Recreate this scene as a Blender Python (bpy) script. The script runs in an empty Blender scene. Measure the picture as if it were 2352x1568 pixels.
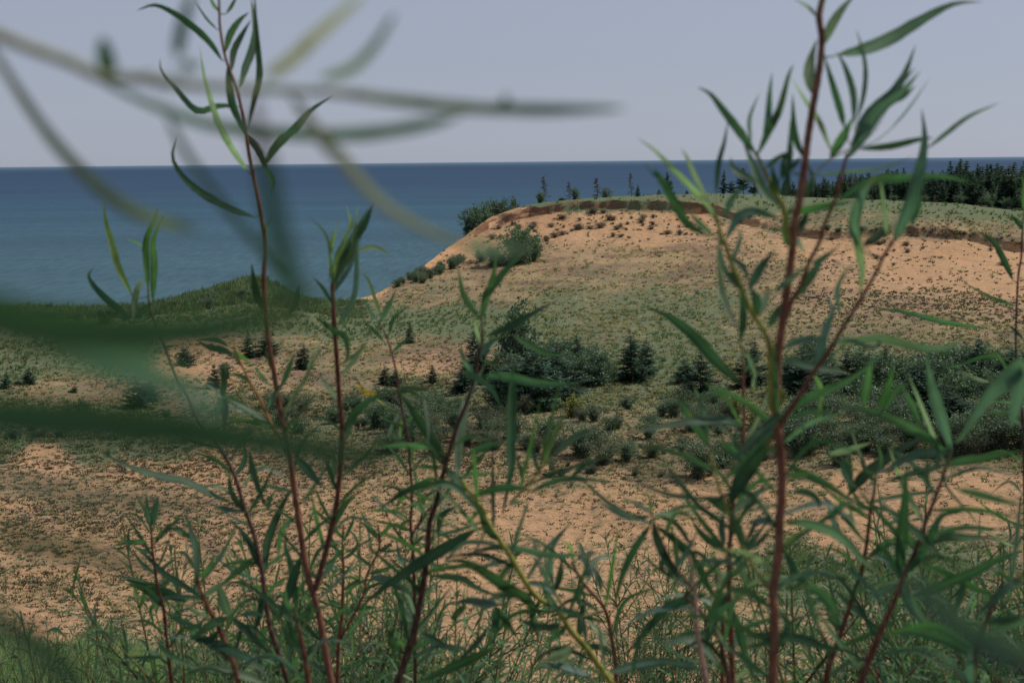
import bpy, math, random
import numpy as np
from mathutils import Vector, Matrix
from mathutils.bvhtree import BVHTree
R = np.random.default_rng(7)
random.seed(7)
SC = bpy.context.scene
COL = SC.collection
# ------------------------------------------------------------------ camera
# positions were measured on a 2352 x 1568 view of the place and turned into real
# distances: P(x, y, dist) is the point seen there at that many metres ahead.
FPX = 2352 * 50 / 36.0
PITCH = math.radians(7.26); ROLL = math.radians(0.585)
F = np.array([0, math.cos(PITCH), -math.sin(PITCH)])
U0 = np.array([0, math.sin(PITCH), math.cos(PITCH)]); R0 = np.array([1.0, 0, 0])
RT = math.cos(ROLL) * R0 - math.sin(ROLL) * U0
UP = math.cos(ROLL) * U0 + math.sin(ROLL) * R0

def ray(x, y):
    return F + RT * ((x - 1176) / FPX) - UP * ((y - 784) / FPX)
def P(x, y, d):            # world y = d
    v = ray(x, y); return v * (d / v[1])
def PR(x, y, r):           # horizontal range = r
    v = ray(x, y); return v * (r / math.hypot(v[0], v[1]))
def project(p):
    p = np.asarray(p, float); z = p @ F
    z = np.where(np.abs(z) < 1e-6, 1e-6, z)
    return np.stack([1176 + FPX * (p @ RT) / z, 784 - FPX * (p @ UP) / z], -1)

cam = bpy.data.cameras.new("camera"); co = bpy.data.objects.new("camera", cam); COL.objects.link(co)
M = Matrix(((RT[0], UP[0], -F[0], 0), (RT[1], UP[1], -F[1], 0), (RT[2], UP[2], -F[2], 0), (0, 0, 0, 1)))
co.matrix_world = M
cam.lens = 50; cam.sensor_width = 36; cam.clip_start = 0.02; cam.clip_end = 200000
cam.dof.use_dof = True; cam.dof.focus_distance = 60; cam.dof.aperture_fstop = 12.0
SC.camera = co

# ------------------------------------------------------------------ light
SUN_EL = math.radians(47); SUN_AZ = math.radians(72)     # azimuth from +Y (the view) towards +X
sd = Vector((math.sin(SUN_AZ) * math.cos(SUN_EL), math.cos(SUN_AZ) * math.cos(SUN_EL), math.sin(SUN_EL)))
sl = bpy.data.lights.new("sun", 'SUN'); sl.energy = 3.6; sl.angle = math.radians(0.6); sl.color = (1.0, 0.93, 0.84)
so = bpy.data.objects.new("sun", sl); COL.objects.link(so)
so.rotation_euler = (-sd).to_track_quat('-Z', 'Y').to_euler()
w = bpy.data.worlds.new("World"); SC.world = w; w.use_nodes = True
nt = w.node_tree; nt.nodes.clear()
sky = nt.nodes.new('ShaderNodeTexSky'); sky.sky_type = 'NISHITA'; sky.sun_disc = False
sky.sun_elevation = SUN_EL; sky.sun_rotation = SUN_AZ
sky.altitude = 0; sky.air_density = 1.0; sky.dust_density = 0.3; sky.ozone_density = 2.0
hs = nt.nodes.new('ShaderNodeHueSaturation'); hs.inputs['Saturation'].default_value = 0.4
mx = nt.nodes.new('ShaderNodeMix'); mx.data_type = 'RGBA'; mx.blend_type = 'MULTIPLY'; mx.inputs[0].default_value = 1
mx.inputs[7].default_value = (0.96, 0.99, 1.17, 1)
bg = nt.nodes.new('ShaderNodeBackground'); bg.inputs[1].default_value = 0.066
ow = nt.nodes.new('ShaderNodeOutputWorld')
nt.links.new(sky.outputs[0], hs.inputs['Color']); nt.links.new(hs.outputs[0], mx.inputs[6])
mh = nt.nodes.new('ShaderNodeMix'); mh.data_type = 'RGBA'; mh.inputs[0].default_value = 0.6      # thin even overcast veil over the blue
mh.inputs[7].default_value = (5.45, 6.15, 7.65, 1); nt.links.new(mx.outputs[2], mh.inputs[6])
nt.links.new(mh.outputs[2], bg.inputs[0]); nt.links.new(bg.outputs[0], ow.inputs[0])
SC.view_settings.view_transform = 'Standard'; SC.view_settings.look = 'None'
SC.view_settings.exposure = 0.0; SC.view_settings.gamma = 1
SC.render.engine = 'CYCLES'
SC.cycles.use_denoising = True
SC.cycles.max_bounces = 6; SC.cycles.transparent_max_bounces = 4

# ------------------------------------------------------------------ mesh helpers
def lin(r, g, b):
    f = lambda c: (c / 12.92 if c <= 0.04045 else ((c + 0.055) / 1.055) ** 2.4)
    return (f(r / 255), f(g / 255), f(b / 255))

def mk(name, V, FA, mat, parent=None, col=None, smooth=True):
    """V (n,3); FA list of arrays of tris / quads; col (n,3) linear tint per vertex."""
    V = np.asarray(V, np.float32).reshape(-1, 3)
    me = bpy.data.meshes.new(name)
    loops = np.concatenate([a.reshape(-1) for a in FA]).astype(np.int32)
    tot = np.concatenate([np.full(len(a), a.shape[1]) for a in FA]).astype(np.int32)
    start = np.concatenate([[0], np.cumsum(tot)[:-1]]).astype(np.int32)
    me.vertices.add(len(V)); me.vertices.foreach_set('co', V.ravel())
    me.loops.add(len(loops)); me.loops.foreach_set('vertex_index', loops)
    me.polygons.add(len(tot)); me.polygons.foreach_set('loop_start', start); me.polygons.foreach_set('loop_total', tot)
    me.polygons.foreach_set('use_smooth', np.full(len(tot), smooth))
    me.update(calc_edges=True)
    if col is not None:
        c = np.ones((len(V), 4), np.float32); c[:, :3] = col
        at = me.color_attributes.new('tint', 'FLOAT_COLOR', 'POINT'); at.data.foreach_set('color', c.ravel())
    me.materials.append(mat)
    o = bpy.data.objects.new(name, me); COL.objects.link(o)
    if parent is not None: o.parent = parent
    return o

def thing(name, loc, label, cat, group=None, rz=0.0, sc=1.0):
    o = bpy.data.objects.new(name, None); COL.objects.link(o)
    o.location = [float(c) for c in loc]; o.rotation_euler = (0, 0, rz); o.scale = (sc, sc, sc)
    o.empty_display_size = 0.1
    o['label'] = label; o['category'] = cat
    if group: o['group'] = group
    return o
def tag(o, label=None, cat=None, group=None, kind=None):
    for k, v in (('label', label), ('category', cat), ('group', group), ('kind', kind)):
        if v: o[k] = v
    return o
def dup(root, loc, rz, sc, label, group=None):
    r = root.copy(); COL.objects.link(r)
    r.location = [float(c) for c in loc]; r.rotation_euler = (0, 0, rz); r.scale = (sc, sc, sc) if not hasattr(sc, '__len__') else sc
    r['label'] = label
    if group: r['group'] = group
    elif 'group' in r: del r['group']
    for ch in list(root.children):
        c = ch.copy(); COL.objects.link(c); c.parent = r
    return r

class MB:
    """collects vertices, faces and tints for one mesh"""
    def __init__(s): s.V = []; s.Q = []; s.T = []; s.C = []; s.n = 0
    def add(s, V, Q=None, T=None, C=None):
        V = np.asarray(V, float).reshape(-1, 3)
        s.V.append(V)
        if Q is not None and len(Q): s.Q.append(np.asarray(Q) + s.n)
        if T is not None and len(T): s.T.append(np.asarray(T) + s.n)
        C = np.asarray((1, 1, 1) if C is None else C, float)
        s.C.append(np.broadcast_to(C, (len(V), 3)))
        s.n += len(V)
    def build(s, name, mat, parent=None, smooth=True, origin=None):
        V = np.concatenate(s.V)
        if origin is not None: V = V - np.asarray(origin)
        FA = []
        if s.Q: FA.append(np.concatenate(s.Q))
        if s.T: FA.append(np.concatenate(s.T))
        return mk(name, V, FA, mat, parent, np.concatenate(s.C), smooth)

def catmull(pts, n):
    pts = np.asarray(pts, float)
    if len(pts) == 2:
        t = np.linspace(0, 1, n)[:, None]; return pts[0] * (1 - t) + pts[1] * t
    p = np.vstack([2 * pts[0] - pts[1], pts, 2 * pts[-1] - pts[-2]])
    seg = len(pts) - 1
    L = np.concatenate([[0], np.cumsum(np.linalg.norm(np.diff(pts, axis=0), axis=1) ** 0.5)]); L /= L[-1]
    u = np.interp(np.linspace(0, 1, n), L, np.arange(seg + 1))
    i = np.minimum(u.astype(int), seg - 1); t = (u - i)[:, None]
    a, b, c, d = p[i], p[i + 1], p[i + 2], p[i + 3]
    return 0.5 * ((2 * b) + (c - a) * t + (2 * a - 5 * b + 4 * c - d) * t ** 2 + (3 * b - a - 3 * c + d) * t ** 3)

def tube(mb, pts, rad, col, sides=7, cap=True):
    pts = np.asarray(pts, float); n = len(pts); rad = np.broadcast_to(rad, (n,))
    col = np.asarray(col, float)
    if col.ndim == 1: col = np.broadcast_to(col, (n, 3))
    T = np.gradient(pts, axis=0); T /= np.linalg.norm(T, axis=1)[:, None] + 1e-12
    ref = np.array([0.3, 0.2, 0.93]) if abs(T[0][2]) < 0.8 else np.array([1.0, 0.1, 0])
    A = np.cross(T, ref); A /= np.linalg.norm(A, axis=1)[:, None] + 1e-12
    B = np.cross(T, A)
    th = np.linspace(0, 2 * np.pi, sides, endpoint=False)
    V = pts[:, None] + rad[:, None, None] * (A[:, None] * np.cos(th)[None, :, None] + B[:, None] * np.sin(th)[None, :, None])
    idx = np.arange(n * sides).reshape(n, sides)
    q = np.stack([idx[:-1], np.roll(idx, -1, 1)[:-1], np.roll(idx, -1, 1)[1:], idx[1:]], -1).reshape(-1, 4)
    mb.add(V.reshape(-1, 3), Q=q, C=np.repeat(col, sides, 0))

def leaf(mb, path, width, col, nrm_hint, phi=0.0, fold=0.25, rib=1.35, curl=0.0, tip=None, flat=False):
    """a narrow willow leaf along a 3D path: 5 points across (two blades folded on a midrib)"""
    path = np.asarray(path, float); n = len(path)
    t = np.linspace(0, 1, n)
    prof = (np.sin(np.pi * t ** 0.75) ** (0.38 if flat else 0.95)) * (1 - 0.25 * t) + 0.04
    prof[0] = 0.10; prof[-1] = 0.02; prof = prof / prof.max()
    T = np.gradient(path, axis=0); T /= np.linalg.norm(T, axis=1)[:, None] + 1e-12
    N = np.asarray(nrm_hint, float); N = N / np.linalg.norm(N)
    S = np.cross(T, N); S /= np.linalg.norm(S, axis=1)[:, None] + 1e-9
    Nn = np.cross(S, T)
    ph = phi + curl * (t - 0.5)
    W = S * np.cos(ph)[:, None] + Nn * np.sin(ph)[:, None]
    K = -S * np.sin(ph)[:, None] + Nn * np.cos(ph)[:, None]
    wave = 1 + 0.05 * np.sin(t * 40 + col[0] * 900)
    hw = 0.5 * width * prof * wave
    rows = []
    cs = []
    col = np.asarray(col, float)
    tipc = 1 - 0.12 * t[:, None]
    tm = np.clip((t[:, None] - .8) / .2, 0, 1) if tip is not None else 0
    for u, k, c in ((-1, 1, 1.0), (-0.5, .55, 0.96), (0, 0, rib), (0.5, .55, 0.96), (1, 1, 1.0)):
        rows.append(path + W * (u * hw)[:, None] + K * (k * fold * hw)[:, None])
        cc = col[None] * c * tipc
        cs.append(cc * (1 - tm) + np.asarray(tip)[None] * tm if tip is not None else cc)
    V = np.stack(rows, 1).reshape(-1, 3); C = np.stack(cs, 1).reshape(-1, 3)
    idx = np.arange(n * 5).reshape(n, 5)
    q = np.stack([idx[:-1, :-1], idx[:-1, 1:], idx[1:, 1:], idx[1:, :-1]], -1).reshape(-1, 4)
    mb.add(V, Q=q, C=C)

# ------------------------------------------------------------------ materials
def new_mat(name):
    m = bpy.data.materials.new(name); m.use_nodes = True; t = m.node_tree; t.nodes.clear()
    return m, t, t.nodes.new('ShaderNodeOutputMaterial')
def N(t, typ, **kw):
    n = t.nodes.new(typ)
    for k, v in kw.items():
        if k in ('operation', 'blend_type', 'data_type', 'attribute_name', 'noise_dimensions', 'interpolation_type', 'feature'): setattr(n, k, v)
        else: n.inputs[k.replace('_', ' ')].default_value = v
    return n
def mixc(t, fac, a, b, blend='MIX'):
    n = t.nodes.new('ShaderNodeMix'); n.data_type = 'RGBA'; n.blend_type = blend
    for s, v in ((0, fac), (6, a), (7, b)):
        if hasattr(v, 'is_linked') or hasattr(v, 'links'): t.links.new(v, n.inputs[s])
        elif s and len(v) == 3: n.inputs[s].default_value = (*v, 1)
        else: n.inputs[s].default_value = v
    return n.outputs[2]
def ramp(t, fac, *stops):
    n = t.nodes.new('ShaderNodeMapRange'); n.clamp = True
    n.interpolation_type = 'SMOOTHSTEP'
    n.inputs[1].default_value, n.inputs[2].default_value = stops
    t.links.new(fac, n.inputs[0]); return n.outputs[0]

def leafy_mat(name, trans=0.35, rough=0.5, var=0.25, spec=0.3, nscale=40.0, spots=False, streak=False):
    m, t, out = new_mat(name)
    at = N(t, 'ShaderNodeAttribute'); at.attribute_name = 'tint'
    oi = t.nodes.new('ShaderNodeObjectInfo')
    geo = t.nodes.new('ShaderNodeNewGeometry')
    tc = t.nodes.new('ShaderNodeTexCoord')
    no = N(t, 'ShaderNodeTexNoise', Scale=nscale, Detail=3.0); t.links.new(tc.outputs['Object'], no.inputs['Vector'])
    mr = t.nodes.new('ShaderNodeMapRange'); mr.inputs[3].default_value = 1 - var; mr.inputs[4].default_value = 1 + var
    t.links.new(no.outputs['Fac'], mr.inputs[0]); mr.inputs[1].default_value = .3; mr.inputs[2].default_value = .7
    mr2 = t.nodes.new('ShaderNodeMapRange'); mr2.inputs[3].default_value = 1 - var * .6; mr2.inputs[4].default_value = 1 + var * .6
    t.links.new(oi.outputs['Random'], mr2.inputs[0])
    mul = N(t, 'ShaderNodeMath', operation='MULTIPLY'); t.links.new(mr.outputs[0], mul.inputs[0]); t.links.new(mr2.outputs[0], mul.inputs[1])
    vm = N(t, 'ShaderNodeVectorMath', operation='SCALE'); t.links.new(at.outputs['Color'], vm.inputs[0]); t.links.new(mul.outputs[0], vm.inputs[3])
    pb = t.nodes.new('ShaderNodeBsdfPrincipled'); pb.inputs['Roughness'].default_value = rough
    pb.inputs['Specular IOR Level'].default_value = spec
    if spots:      # willow leaves: the underside is paler than the upper face
        vm0 = mixc(t, .0, vm.outputs[0], (.15, .20, .15)); t.links.new(geo.outputs['Backfacing'], (bf := N(t, 'ShaderNodeMath', operation='MULTIPLY')).inputs[0]); bf.inputs[1].default_value = .42
        t.links.new(bf.outputs[0], vm0.node.inputs[0]); cw_ = N(t, 'ShaderNodeVectorMath', operation='MULTIPLY'); t.links.new(vm0, cw_.inputs[0]); cw_.inputs[1].default_value = (1, 1, 1); vm = cw_
        n5 = N(t, 'ShaderNodeTexNoise', Scale=160.0, Detail=2.0); t.links.new(tc.outputs['Object'], n5.inputs['Vector'])
        sp_ = mixc(t, ramp(t, n5.outputs['Fac'], .66, .74), vm.outputs[0], (.14, .085, .03))
        cv_ = N(t, 'ShaderNodeVectorMath', operation='MULTIPLY'); t.links.new(sp_, cv_.inputs[0]); cv_.inputs[1].default_value = (1, 1, 1); vm = cv_
    if streak:
        mp = t.nodes.new('ShaderNodeMapping'); mp.inputs['Scale'].default_value = (500, 500, 60); t.links.new(tc.outputs['Object'], mp.inputs[0])
        n6 = N(t, 'ShaderNodeTexNoise', Scale=1.0, Detail=4.0, Roughness=.7); t.links.new(mp.outputs[0], n6.inputs['Vector'])
        sp_ = mixc(t, ramp(t, n6.outputs['Fac'], .5, .72), vm.outputs[0], (.22, .15, .11))
        sp_ = mixc(t, ramp(t, n6.outputs['Fac'], .48, .3), sp_, (.03, .014, .012))
        cv_ = N(t, 'ShaderNodeVectorMath', operation='MULTIPLY'); t.links.new(sp_, cv_.inputs[0]); cv_.inputs[1].default_value = (1, 1, 1); vm = cv_
    t.links.new(vm.outputs[0], pb.inputs['Base Color'])
    if trans > 0:
        tr = t.nodes.new('ShaderNodeBsdfTranslucent')
        tcx = mixc(t, 1.0, vm.outputs[0], (1.3, 1.65, 0.85), 'MULTIPLY')
        t.links.new(tcx, tr.inputs[0])
        ms = t.nodes.new('ShaderNodeMixShader'); ms.inputs[0].default_value = trans
        t.links.new(pb.outputs[0], ms.inputs[1]); t.links.new(tr.outputs[0], ms.inputs[2]); t.links.new(ms.outputs[0], out.inputs[0])
    else:
        t.links.new(pb.outputs[0], out.inputs[0])
    return m
M_LEAF = leafy_mat('willow_leaf', .38, .55, .25, .22, 35, spots=True)
M_NEEDLE = leafy_mat('needles', .25, .6, .4, .15, 3)
M_SHRUB = leafy_mat('shrub_leaves', .3, .5, .3, .3, 3)
M_GRASS = leafy_mat('grass_blades', .35, .55, .15, .2, .5)
M_BARK = leafy_mat('bark', 0, .7, .3, .2, 20)
M_STEM = leafy_mat('willow_stem', 0, .6, .35, .22, 60, streak=True)
# ------------------------------------------------------------------ terrain
# columns of ground control points (distance in metres, picture height or ('z', metres))
COLX = [-600, 0, 300, 480, 580, 700, 830, 940, 1060, 1130, 1240, 1400, 1600, 1750, 1900, 2050, 2200, 2352, 2950]
def row(v): return v
near = lambda y3: [(0.4, 'z', -1.62), (3, 'z', -2.35), (8, 'z', -3.45), (13.5, 'y', y3), (21, 'z', -8.6)]
y3 = [1500, 1512, 1530, 1570, 1590, 1615, 1640, 1650, 1650, 1650, 1650, 1650, 1650, 1650, 1650, 1645, 1640, 1630, 1600]
f5 = [1620] * 4 + [1600] * 15
f6 = [1320] * 4 + [1310] * 15
f7 = [1048, 1040, 1030, 1025, 1022, 1015, 1010, 1005, 1005, 1005, 1005, 1005, 1005, 1005, 1005, 1008, 1010, 1012, 1015]
f8 = [1018, 1012, 1000, 985, 975, 965, 955, 950, 945, 945, 945, 945, 945, 945, 945, 945, 945, 945, 945]
f9 = [885, 882, 880, 878, 875, 872, 870, 870, 868, 866, 864, 862, 860, 856, 852, 850, 848, 846, 846]
f10 = [802, 802, 800, 797, 794, 790, 792, 790, 788, 786, 784, 782, 780, 776, 772, 770, 768, 768, 768]
f11 = [744, 744, 742, 728, 718, 728, 738, 738, 736, 733, 730, 727, 724, 722, 722, 724, 730, 738, 738]
f12 = [(150, 726), (150, 725), (150, 722), (150, 694), (150, 682), (152, 706), (155, 714), (160, 700), (166, 680), (170, 668), (175, 655), (175, 650), (175, 650), (175, 650), (178, 652), (180, 655), (176, 666), (170, 682), (165, 690)]
f13 = [(155, 718), (155, 717), (155, 713), (156, 680), (156, 657), (158, 697), (162, 698), (178, 660), (205, 606), (212, 585), (217, 566), (218, 560), (216, 560), (214, 575), (214, 588), (215, 596), (212, 606), (206, 622), (200, 640)]
f14_ = [(158, 716), (158, 715), (158, 711), (160, 672), (160, 647), (160.5, 690), (166, 688), (188, 637), (230, 560), (240, 518), (243, 487), (244, 471), (244, 479), (238, 520), (232, 545), (232, 536), (232, 546), (230, 576), (225, 590)]
f14 = [(r, y + (5 if 12 < i else 9 if 8 < i else 6 if 5 < i else 0)) for i, (r, y) in enumerate(f14_)]
f15 = [(159, 715), (159, 714), (159, 710), (161, 671), (161, 646), (161.5, 689), (167, 686), (189.5, 634), (232, 551), (242, 503), (244.3, 473), (245.2, 458.5), (245.2, 464), (240, 506), (233.6, 530), (233.6, 520), (233.6, 529), (231.6, 558), (227, 570)]
f16 = [(161, 714), (161, 713), (161, 709), (163, 670), (163, 645), (163.5, 688), (169, 684), (191, 632), (235, 549), (246, 498), (251, 468), (254, 455), (257, 448), (270, 449), (275, 458), (278, 463), (280, 470), (280, 484), (280, 500)]
f17 = [(174, -27)] * 5 + [(175, -26), (181, -26), (203, -30), (250, -27), (262, -18), (285, -11), (310, -9.5), (330, -9.5), (335, -9.7), (335, -10), (335, -10.5), (335, -11), (335, -11), (335, -12)]
f18 = [(225, -57)] * 5 + [(226, -57), (232, -57), (252, -58), (300, -56), (330, -48), (380, -32), (430, -20), (470, -16), (480, -15), (480, -15), (480, -15), (480, -15), (480, -15), (480, -15)]
cols = []
for i, x in enumerate(COLX):
    c = near(y3[i]) + [(34, 'y', f5[i]), (50, 'y', f6[i]), (72, 'y', f7[i]), (82, 'y', f8[i]), (100, 'y', f9[i]), (120, 'y', f10[i]), (138, 'y', f11[i])]
    for f in (f12, f13, f14, f15, f16): c.append((f[i][0], 'y', f[i][1]))
    for f in (f17, f18): c.append((f[i][0], 'z', f[i][1]))
    c.append((900, 'z', -64)); c.append((1500, 'z', -70))
    rr = []
    v = ray(x, 600); az = math.atan2(v[0], v[1])
    for (r, k, val) in c:
        if k == 'y': val = PR(x, val, r)[2]
        rr.append((r, val))
    cols.append((az, rr))
AZc = np.array([c[0] for c in cols]); RC = np.array([[q[0] for q in c[1]] for c in cols]); ZC = np.array([[q[1] for q in c[1]] for c in cols])
# close the ring behind the camera
AZc = np.concatenate([[-math.pi], AZc, [math.pi]])
midR = (RC[0] + RC[-1]) / 2; midZ = (ZC[0] + ZC[-1]) / 2
RC = np.vstack([midR, RC, midR]); ZC = np.vstack([midZ, ZC, midZ])
azf = np.concatenate([np.linspace(-math.pi, AZc[1], 60, endpoint=False), np.linspace(AZc[1], AZc[-2], 560), np.linspace(AZc[-2], math.pi, 60)[1:]])
def interp_smooth(x, xp, fp):
    """pchip-like interpolation"""
    h = np.diff(xp); d = np.diff(fp) / h
    m = np.zeros_like(fp)
    m[1:-1] = np.where(d[:-1] * d[1:] > 0, 2 * d[:-1] * d[1:] / (d[:-1] + d[1:] + 1e-12 * np.sign(d[:-1] + d[1:] + 1e-30)), 0)
    m[0] = d[0]; m[-1] = d[-1]
    i = np.clip(np.searchsorted(xp, x) - 1, 0, len(xp) - 2); t = (x - xp[i]) / h[i]
    return ((2 * t ** 3 - 3 * t ** 2 + 1) * fp[i] + (t ** 3 - 2 * t ** 2 + t) * h[i] * m[i] + (-2 * t ** 3 + 3 * t ** 2) * fp[i + 1] + (t ** 3 - t ** 2) * h[i] * m[i + 1])
NF = RC.shape[1]
RCf = np.stack([interp_smooth(azf, AZc, RC[:, k]) for k in range(NF)], 1)
ZCf = np.stack([interp_smooth(azf, AZc, ZC[:, k]) for k in range(NF)], 1)
sub = [6, 10, 12, 10, 16, 26, 34, 16, 20, 20, 18, 14, 24, 26, 8, 10, 10, 10, 8, 4]
tt = np.concatenate([k + np.linspace(0, 1, s, endpoint=False) for k, s in enumerate(sub)] + [[NF - 1]])
NA, NR = len(azf), len(tt)
GR = np.zeros((NA, NR)); GZ = np.zeros((NA, NR))
for a in range(NA):
    r_ = np.interp(tt, np.arange(NF), RCf[a]); GR[a] = r_
    GZ[a] = interp_smooth(r_, RCf[a], ZCf[a])
GX = GR * np.sin(azf)[:, None]; GY = GR * np.cos(azf)[:, None]

def vnoise(x, y, s=0):
    """smooth value noise on numpy arrays"""
    xi = np.floor(x).astype(np.int64); yi = np.floor(y).astype(np.int64); fx = x - xi; fy = y - yi
    fx = fx * fx * (3 - 2 * fx); fy = fy * fy * (3 - 2 * fy)
    def h(a, b):
        n = (a * 374761393 + b * 668265263 + s * 1442695041) & 0x7fffffff
        n = ((n ^ (n >> 13)) * 1274126177) & 0x7fffffff
        return ((n ^ (n >> 16)) & 0xffff) / 65535.0
    return (h(xi, yi) * (1 - fx) + h(xi + 1, yi) * fx) * (1 - fy) + (h(xi, yi + 1) * (1 - fx) + h(xi + 1, yi + 1) * fx) * fy
def fbm(x, y, o=4, s=0):
    v = 0; a = 0.5
    for k in range(o): v = v + a * (vnoise(x * 2 ** k, y * 2 ** k, s + k) - 0.5); a *= 0.5
    return v
amp = np.interp(GR, [0, 4, 14, 30, 80, 150, 300, 900], [0.02, .08, .15, .5, .9, 1.1, 1.3, 1.5])
t_ = tt[None, :]
crest = np.exp(-((t_ - 15.2) / 1.6) ** 2)           # keep the skyline where it is
GZ += fbm(GX / 9, GY / 9, 5, 3) * amp * (1 - .75 * crest)
GZ += np.where((GR > 28) & (GR < 320), fbm(GX / 1.6, GY / 1.6, 3, 9) * 0.28, 0)
# ragged scarp lip: the edge between rows 14 and 16 wanders in and out
lip = np.clip(1 - np.abs(t_ - 15.0) / 0.9, 0, 1) * (azf[:, None] > -0.05)
lipn = fbm(azf[:, None] * 90, t_ * 0 + 1, 4, 5)
GX += np.sin(azf)[:, None] * lip * lipn * 5; GY += np.cos(azf)[:, None] * lip * lipn * 5
GZ += lip * fbm(azf[:, None] * 200, t_ * 3, 3, 8) * 0.9
GV = np.stack([GX, GY, GZ], -1)
GP = project(GV.reshape(-1, 3)).reshape(NA, NR, 2)

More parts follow.
